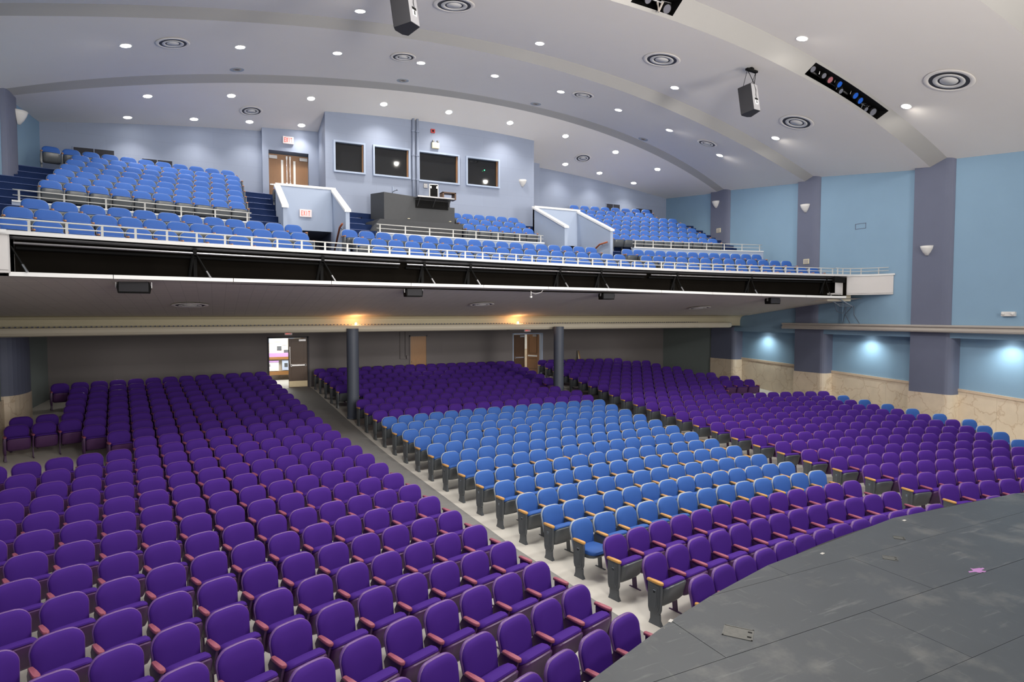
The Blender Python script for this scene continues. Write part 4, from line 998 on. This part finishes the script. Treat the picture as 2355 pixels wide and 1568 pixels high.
# ------------------------------------------------------------------ theatre seats
def outline(w, h, r, n=5, wb=None, rb=.04):
    """rounded upright panel outline, centre x=0, from z=0 to h; w top width, wb bottom width"""
    wb = wb or w; p = []
    hw, hb = w/2, wb/2
    for i in range(3): t = PI/2*i/2; p.append((hb-rb+rb*math.sin(t), rb-rb*math.cos(t)))
    for i in range(n+1): t = PI/2*i/n; p.append((hw-r+r*math.cos(t), h-r+r*math.sin(t)*1.0))
    p = [(x, z+(.022*(1-(x/hw)**2) if z > h-r*.9 else 0)) for x, z in p]+[(hw*.35, h+.022*(1-.35**2)), (0, h+.022)]
    return p + [(-x, z) for x, z in p[-2::-1]]
def panel(b, out, y0, lev, lean, z0, yb_, closeback=True):
    """stack of inset rings making a padded panel. lev: list of (inset, y)"""
    cx_, cz = 0, sum(p[1] for p in out)/len(out); n = len(out)
    rings = []
    for ins, y in lev:
        ring_ = []
        for x, z in out:
            L = math.hypot(x, z-cz) or 1
            ring_.append((x*(1-ins/ .24 if abs(x) else 1), cz+(z-cz)*(1-ins/.24), y))
        rings.append(ring_)
    V = []
    for R_ in rings:
        for x, z, y in R_:
            yy = y + .18*(x*x)*(-1)*1.0          # gentle side wrap towards the sitter
            V.append((x, yb_+yy+lean*z, z0+z))
    F = []
    for i in range(len(rings)-1):
        for k in range(n): F.append((i*n+k, i*n+(k+1) % n, (i+1)*n+(k+1) % n, (i+1)*n+k))
    F.append(tuple(range((len(rings)-1)*n, len(rings)*n)))
    if closeback: F.append(tuple(range(n))[::-1])
    b.add(V, F); return b
def smoothed(me):
    me.polygons.foreach_set('use_smooth', [True]*len(me.polygons))
PARTS = {}
def partmesh(key, b, m, smooth=True):
    me = bpy.data.meshes.new(key); me.from_pydata(b.v, [], b.f); me.materials.append(m); me.update()
    bm = bmesh.new(); bm.from_mesh(me); bmesh.ops.recalc_face_normals(bm, faces=bm.faces)
    for e in bm.edges: e.smooth = not (len(e.link_faces) == 2 and e.calc_face_angle(0) > math.radians(50))
    for fc in bm.faces: fc.smooth = smooth
    bm.to_mesh(me); bm.free()
    PARTS[key] = me; return me
def both(key, b, m1, m2):
    partmesh(key+'_b', b, m1); partmesh(key+'_p', b, m2)
LEAN = .22
o1 = outline(.496, .448, .125, 6, .455)
b = panel(MB(), o1, 0, [(.004, .0), (.0, -.012), (.006, -.028), (.03, -.042), (.09, -.052)], LEAN, .375, .105)
both('backrest', b, M['bluef'], M['purf'])
o2 = outline(.513, .460, .133, 6, .47)
b = panel(MB(), o2, 0, [(.03, .045), (.006, .034), (0, .018), (.0, .002), (.012, -.008)], LEAN, .368, .105)
both('back_shell', b, M['rim'], M['rimp'])
# tip-up seat: rounded slab along local v axis (length), built as profile in (y,z)
def slab(profile, w, r=.02):
    """extrude profile along x with slightly narrowed end caps"""
    b = MB(); n = len(profile); cy = sum(p[0] for p in profile)/n; cz = sum(p[1] for p in profile)/n
    V = []
    py, pz = .06, .36
    xs_ = [-1, -.965, -.86, -.62, 0, .62, .86, .965, 1]
    for u in xs_:
        s = 1-.05*abs(u)**3-.13*abs(u)**14; q = 1-.18*abs(u)**16
        V += [(u*w/2, py+((cy+(y-cy)*q)-py)*s, pz+((cz+(z-cz)*q)-pz)*s) for y, z in profile]
    m_ = len(xs_)
    F = [tuple(range(n)), tuple(range((m_-1)*n, m_*n))[::-1]]
    for i in range(m_-1):
        for k in range(n): F.append((i*n+k, (i+1)*n+k, (i+1)*n+(k+1) % n, i*n+(k+1) % n))
    return b.add(V, F)
pan = [(.085, .28), (-.05, .235), (-.125, .248), (-.180, .305), (-.245, .53), (-.245, .556), (-.218, .568), (-.10, .53), (.04, .36)]
cush = [(.06, .345), (-.09, .53), (-.206, .564), (-.225, .574), (-.217, .594), (-.17, .606), (-.085, .590), (-.01, .54), (.085, .40)]
both('seat_pan', slab(pan, .478), M['shell'], M['shellp'])
both('seat_cushion', slab(cush, .472), M['bluef'], M['purf'])
pand = [(.09, .40), (.0, .335), (-.24, .345), (-.34, .375), (-.375, .41), (-.36, .425), (-.2, .42), (.05, .41)]
cushd = [(.09, .41), (-.2, .418), (-.36, .422), (-.385, .445), (-.37, .478), (-.3, .492), (-.1, .475), (.09, .462)]
partmesh('seat_pan_down', slab(pand, .455), M['shell']); partmesh('seat_cushion_down', slab(cushd, .45), M['bluef'])
# armrest
ao = []
for t in lin(0, PI, 7): ao.append((.031*math.cos(t+PI), -.215-.03*math.sin(t)))
ao = [(-.024, .08), (-.033, -.03), (-.035, -.13), (-.027, -.175), (0, -.192), (.027, -.175), (.035, -.13), (.033, -.03), (.024, .08), (0, .09)]
ab = MB(); n = len(ao)
V = [(x*s, -.06+(y+.06)*s2, z) for z, s, s2 in ((.585, .85, .96), (.590, 1, 1), (.612, 1, 1), (.620, .82, .95)) for x, y in ao]
F = [tuple(range(n))[::-1], tuple(range(3*n, 4*n))]+[(i*n+k, i*n+(k+1) % n, (i+1)*n+(k+1) % n, (i+1)*n+k) for i in range(3) for k in range(n)]
ab.add([(x-.265, y, z) for x, y, z in V], F)
both('armrest', ab, M['arm'], M['armp'])
partmesh('armrest_d', ab, M['armd'])
# middle standard (between seats)
sb = MB()
sb.prism([(.11, .585), (-.15, .585), (-.15, .56), (-.10, .42), (-.08, .27), (.09, .27), (.16, .50)], 'x', -.280, -.250)
sb.prism([(.06, .30), (-.02, .30), (-.05, .02), (-.13, .012), (-.13, 0), (.10, 0), (.10, .012), (.03, .02)], 'x', -.276, -.254)
both('standard', sb, M['shell'], M['standp'])
# aisle end panel: broad moulded plate, flared pedestal, number plate
eb = MB()
P0 = [(.06, .585), (-.165, .585), (-.172, .50), (-.160, .22), (-.140, .165), (-.10, .145), (.0, .145), (.035, .165), (.052, .22), (.06, .45)]
eb.prism(P0, 'x', -.290, -.250)
P1 = [(y*.80-.008, .07+(z)*.86-.012) for y, z in P0]; eb.prism(P1, 'x', -.297, -.290)
P2 = [(y*.62-.016, .13+(z)*.70-.010) for y, z in P0]; eb.prism(P2, 'x', -.302, -.297); eb.prism([(y*.42-.03, .17+(z)*.55-.0) for y, z in P0], 'x', -.306, -.302)
eb.add([(-.288, -.145, .16), (-.252, -.145, .16), (-.252, .015, .16), (-.288, .015, .16), (-.300, -.175, 0), (-.240, -.175, 0), (-.240, .035, 0), (-.300, .035, 0), (-.290, -.148, .07), (-.250, -.148, .07), (-.250, .015, .07), (-.290, .015, .07)],
       [(0,1,2,3),(7,6,5,4)]+[(a, (a+1) % 4, 8+(a+1) % 4, 8+a) for a in range(4)]+[(8+a, 8+(a+1) % 4, 4+(a+1) % 4, 4+a) for a in range(4)])
both('end_standard', eb, M['shell'], M['standp'])
npb = MB().box(-.306, -.301, -.085, -.045, .485, .50).box(-.306, -.301, -.085, -.045, .46, .475).box(-.306, -.301, -.075, -.055, .475, .485)
partmesh('row_plate', npb, M['rim'])
SEATKIT = {}
def mirror(me, key):
    m2 = me.copy(); m2.name = key
    co = np.empty(len(m2.vertices)*3); m2.vertices.foreach_get('co', co); co[0::3] *= -1; m2.vertices.foreach_set('co', co)
    m2.flip_normals(); PARTS[key] = m2
for k in ('armrest', 'standard', 'end_standard'):
    for s in ('_b', '_p'): mirror(PARTS[k+s], k+'R'+s)
mirror(PARTS['armrest_d'], 'armrestR_d'); mirror(PARTS['row_plate'], 'row_plateR')

def seat_parts(s):
    """list of (part name, mesh key) for a seat record"""
    c = '_p' if s['purple'] else '_b'; ca = '_d' if s.get('balc') else c
    L = [('backrest', 'backrest'+c), ('back_shell', 'back_shell'+c)]
    if s.get('down'): L += [('seat_pan', 'seat_pan_down'), ('seat_cushion', 'seat_cushion_down')]
    else: L += [('seat_pan', 'seat_pan'+('_b' if s.get('greyend') and s['first'] else c)), ('seat_cushion', 'seat_cushion'+c)]
    ce = '_b' if s.get('greyend') else c
    L += [('armrest', 'armrest'+('_b' if s.get('greyend') and s['first'] else ca))]
    if s['first']: 
        L += [('end_standard', 'end_standard'+ce)]
        if not s.get('balc'): L += [('row_plate', 'row_plate')]
    else: L += [('standard', 'standard'+c)]
    if s['last']:
        L += [('armrest', 'armrestR'+ca), ('end_standard', 'end_standardR'+c)]
    return L
R2 = np.array([math.cos(TH), -math.sin(TH)]); F2 = np.array([math.sin(TH), math.cos(TH)])
cp, sp = math.cos(PITCH), math.sin(PITCH)
def inview(x, y, z, m=0):
    """is a place within the part of the hall the photographer could see (with a margin)"""
    d = np.array([x-CAM.x, y-CAM.y]); r = d@R2; f_ = d@F2; h = z-CAM.z
    w = f_*cp-h*sp; u = h*cp+f_*sp
    if w < .3: return False
    return abs(r/w*1400) < 1177+m and -784-m < -u/w*1400 < 784+m
SEATS = []
def add_row(block, k, xs_, col, rownum, fn, zf_, slope, first_open=False, aisle='left', **kw):
    n = len(xs_)
    for i, x in enumerate(xs_):
        y = fn(x); s = dict(x=x, y=y, z=zf_, rz=math.atan(slope(x)), purple=(col(k, i, n) and PURPLE_SECTIONS), first=(i == 0), last=(i == n-1), block=block, row=rownum, k=k,
                            num=(i+1 if aisle == 'left' else n-i))
        s.update(kw)
        if block == 'centre' and min(math.hypot(x+4.17, y-21.55), math.hypot(x-4.08, y-21.4)) < .52: continue
        if inview(x, y, zf_+.6, 130): SEATS.append(s)
def spaced(xa, xb_, pitch):
    n = max(1, round((xb_-xa)/pitch)); return [xa+(xb_-xa)*i/n for i in range(n+1)]
mfn = lambda k: (lambda x: Yrow(k, x))
mslope = lambda k: (lambda x: -(x-1.7)/rk(k))
xrR = {-1: 10.5, 0: 10.5, 1: 10.5, 2: 10.6, 3: 11.2, 4: 11.9, 5: 12.5, 6: 13.1, 7: 13.35, 8: 13.35, 9: 13.5, 10: 13.6, 11: 13.8, 12: 14.0, 13: 13.9, 14: 10.2, 15: 10.9, 16: 13.2, 17: 13.3, 18: 12.4, 19: 12.2, 20: 12.1, 21: 11.9, 22: 11.7, 23: 11.0}
xlL = {14: -10.35, 15: -10.9, 16: -11.4, 17: -13.2, 18: -13.2, 19: -12.6, 20: -12.7, 21: -12.8, 22: -12.9, 23: -13.2}
for k in range(-1, 24):
    z = zk(k)
    # centre block
    xa = -2.77-.0745*k; xb_ = 3.38+.055*k
    if k in (17, 18): xa += .52
    add_row('centre', k, spaced(xa, xb_, .518), (lambda k, i, n: k <= 1 or k >= 14), k+2, mfn(k), z, mslope(k), greyend=True)
    for s in SEATS:
        if s['block'] == 'centre' and s['k'] == 2 and s['num'] == 1: s['down'] = True
    # left block
    xb_ = -4.36-.107*k; xa = xlL.get(k, -13.2)
    n = int((xb_-xa)/.525); xx = [xb_-.525*i for i in range(n+1)][::-1]
    add_row('left', k, xx, (lambda k, i, n: True), k+2, mfn(k), z, mslope(k), aisle='right')
    # right block
    xa = 4.95+.062*k; xb_ = xrR[k]
    n = int((xb_-xa)/.525); xx = [xa+.525*i for i in range(n+1)]
    add_row('right', k, xx, (lambda k, i, n: not (i == n-1 and 4 <= k <= 12)), k+2, mfn(k), z, mslope(k), greyend=True)
# balcony seats (blue)
def brow(row, xa, xb_, n, num, blk):
    Y0, zt_, x0, R_ = row
    add_row(blk, 100+num, lin(xa, xb_, n), (lambda k, i, n: False), num, (lambda x: Y0-.22-(x-x0)**2/(2*R_)), zt_-.86, (lambda x: -(x-x0)/R_), balc=True)
for r, a, c, n in ((0, -12.45, -6.35, 13), (1, -12.05, -6.33, 13), (2, -11.95, -6.4, 12)): brow(ROWS[r], a, c, n, r+1, 'balcony left')
for r, a, c, n in ((0, -4.25, 5.75, 19), (1, -4.60, 5.05, 19), (2, -4.77, 4.36, 18)): brow(ROWS[r], a, c, n, r+1, 'balcony centre')
for r, a, c, n in ((0, 6.6, 13.3, 13), (1, 6.25, 12.85, 13), (2, 6.0, 12.2, 13)): brow(ROWS[r], a, c, n, r+1, 'balcony right')
for r in range(7):
    if r < 6: brow(UP[r], -12.3, -7.75, 10, r+4, 'balcony left')
    else: brow(UP[r], -13.2, -7.9, 11, r+4, 'balcony left')
for r in range(3): brow(UP[r], .62, 3.3, 6, r+4, 'balcony centre')
for r in range(7): brow(UP[r], 7.55 if r < 5 else 8.0, 12.62 if r < 5 else (11.8 if r == 5 else 12.1), 11 if r < 5 else 8, r+4, 'balcony right')
for s in [(-6.15, -5.6, -5.05)]: add_row('balcony landing', 120, list(s), (lambda k, i, n: False), 8, (lambda x: 24.55), 8.38, (lambda x: 0), balc=True)
# the 300 that show largest are things of their own
for s in SEATS:
    s['vis'] = inview(s['x'], s['y'], s['z']+.65, -5)
    s['d'] = (Vector((s['x'], s['y'], s['z']+.65))-CAM).length
rank = sorted([s for s in SEATS if s['vis'] and not s.get('balc')], key=lambda s: s['d'])
chosen = rank[:300]; ids = set(id(s) for s in chosen)
for s in chosen:
    colr = 'purple' if s['purple'] else 'blue'
    if s.get('down'): lbl = 'blue tip-up seat folded down, centre block, %s row, at the left aisle' % ords[s['row']-1]
    else:
        where = {'left': 'left block', 'centre': 'centre block', 'right': 'right block'}[s['block']]
        aisle = {'left': 'the aisle', 'centre': 'left aisle', 'right': 'the aisle'}[s['block']]
        lbl = '%s tip-up seat, %s, %s row from stage, %s from %s' % (colr, where, ords[s['row']-1], ords[s['num']-1], aisle)
    grp = '%s theatre seats in the %s block' % (colr, s['block'])
    o = thing('theatre_seat', lbl, 'seat', (s['x'], s['y'], s['z']), s['rz'], grp)
    for nm, key in seat_parts(s):
        c = bpy.data.objects.new(nm, PARTS[key]); COL.objects.link(c)
        if nm == 'row_plate': c.parent = endp           # the plate is fixed to the end panel
        else: c.parent = o
        if nm == 'end_standard': endp = c
# the rest: one merged object
slots_ = []; VV = []; LV = []; LS = []; LM = []; voff = 0
cache = {}
def pdata(key):
    if key in cache: return cache[key]
    me = PARTS[key]; co = np.empty(len(me.vertices)*3); me.vertices.foreach_get('co', co)
    li = np.empty(len(me.loops), dtype=np.int32); me.loops.foreach_get('vertex_index', li)
    ls = np.empty(len(me.polygons), dtype=np.int32); me.polygons.foreach_get('loop_total', ls)
    m = me.materials[0]
    if m not in slots_: slots_.append(m)
    cache[key] = (co.reshape(-1, 3), li, ls, slots_.index(m)); return cache[key]
for s in SEATS:
    if id(s) in ids: continue
    c, si = math.cos(s['rz']), math.sin(s['rz'])
    for nm, key in seat_parts(s):
        if nm == 'row_plate': continue
        co, li, ls, mi = pdata(key)
        q = np.empty_like(co); q[:, 0] = co[:, 0]*c-co[:, 1]*si+s['x']; q[:, 1] = co[:, 0]*si+co[:, 1]*c+s['y']; q[:, 2] = co[:, 2]+s['z']
        VV.append(q); LV.append(li+voff); LS.append(ls); LM.append(np.full(len(ls), mi, dtype=np.int32)); voff += len(q)
VV = np.concatenate(VV); LV = np.concatenate(LV); LS = np.concatenate(LS); LM = np.concatenate(LM)
me = bpy.data.meshes.new('theatre_seats'); me.vertices.add(len(VV)); me.vertices.foreach_set('co', VV.ravel().astype(np.float32))
me.loops.add(len(LV)); me.loops.foreach_set('vertex_index', LV.astype(np.int32))
me.polygons.add(len(LS)); st = np.concatenate([[0], np.cumsum(LS)[:-1]]).astype(np.int32); me.polygons.foreach_set('loop_start', st)
for m in slots_: me.materials.append(m)
me.polygons.foreach_set('material_index', LM)
me.update(calc_edges=True); me.validate()
me.polygons.foreach_set('use_smooth', [True]*len(me.polygons))
try: me.set_sharp_from_angle(angle=math.radians(50))
except Exception: pass
rest = bpy.data.objects.new('theatre_seats', me); COL.objects.link(rest)
tag(rest, 'all farther rows of tip-up seats, under and on the balcony', 'seats', kind='stuff')
print('SEATS', len(SEATS), 'individual', len(chosen), 'verts', len(VV))
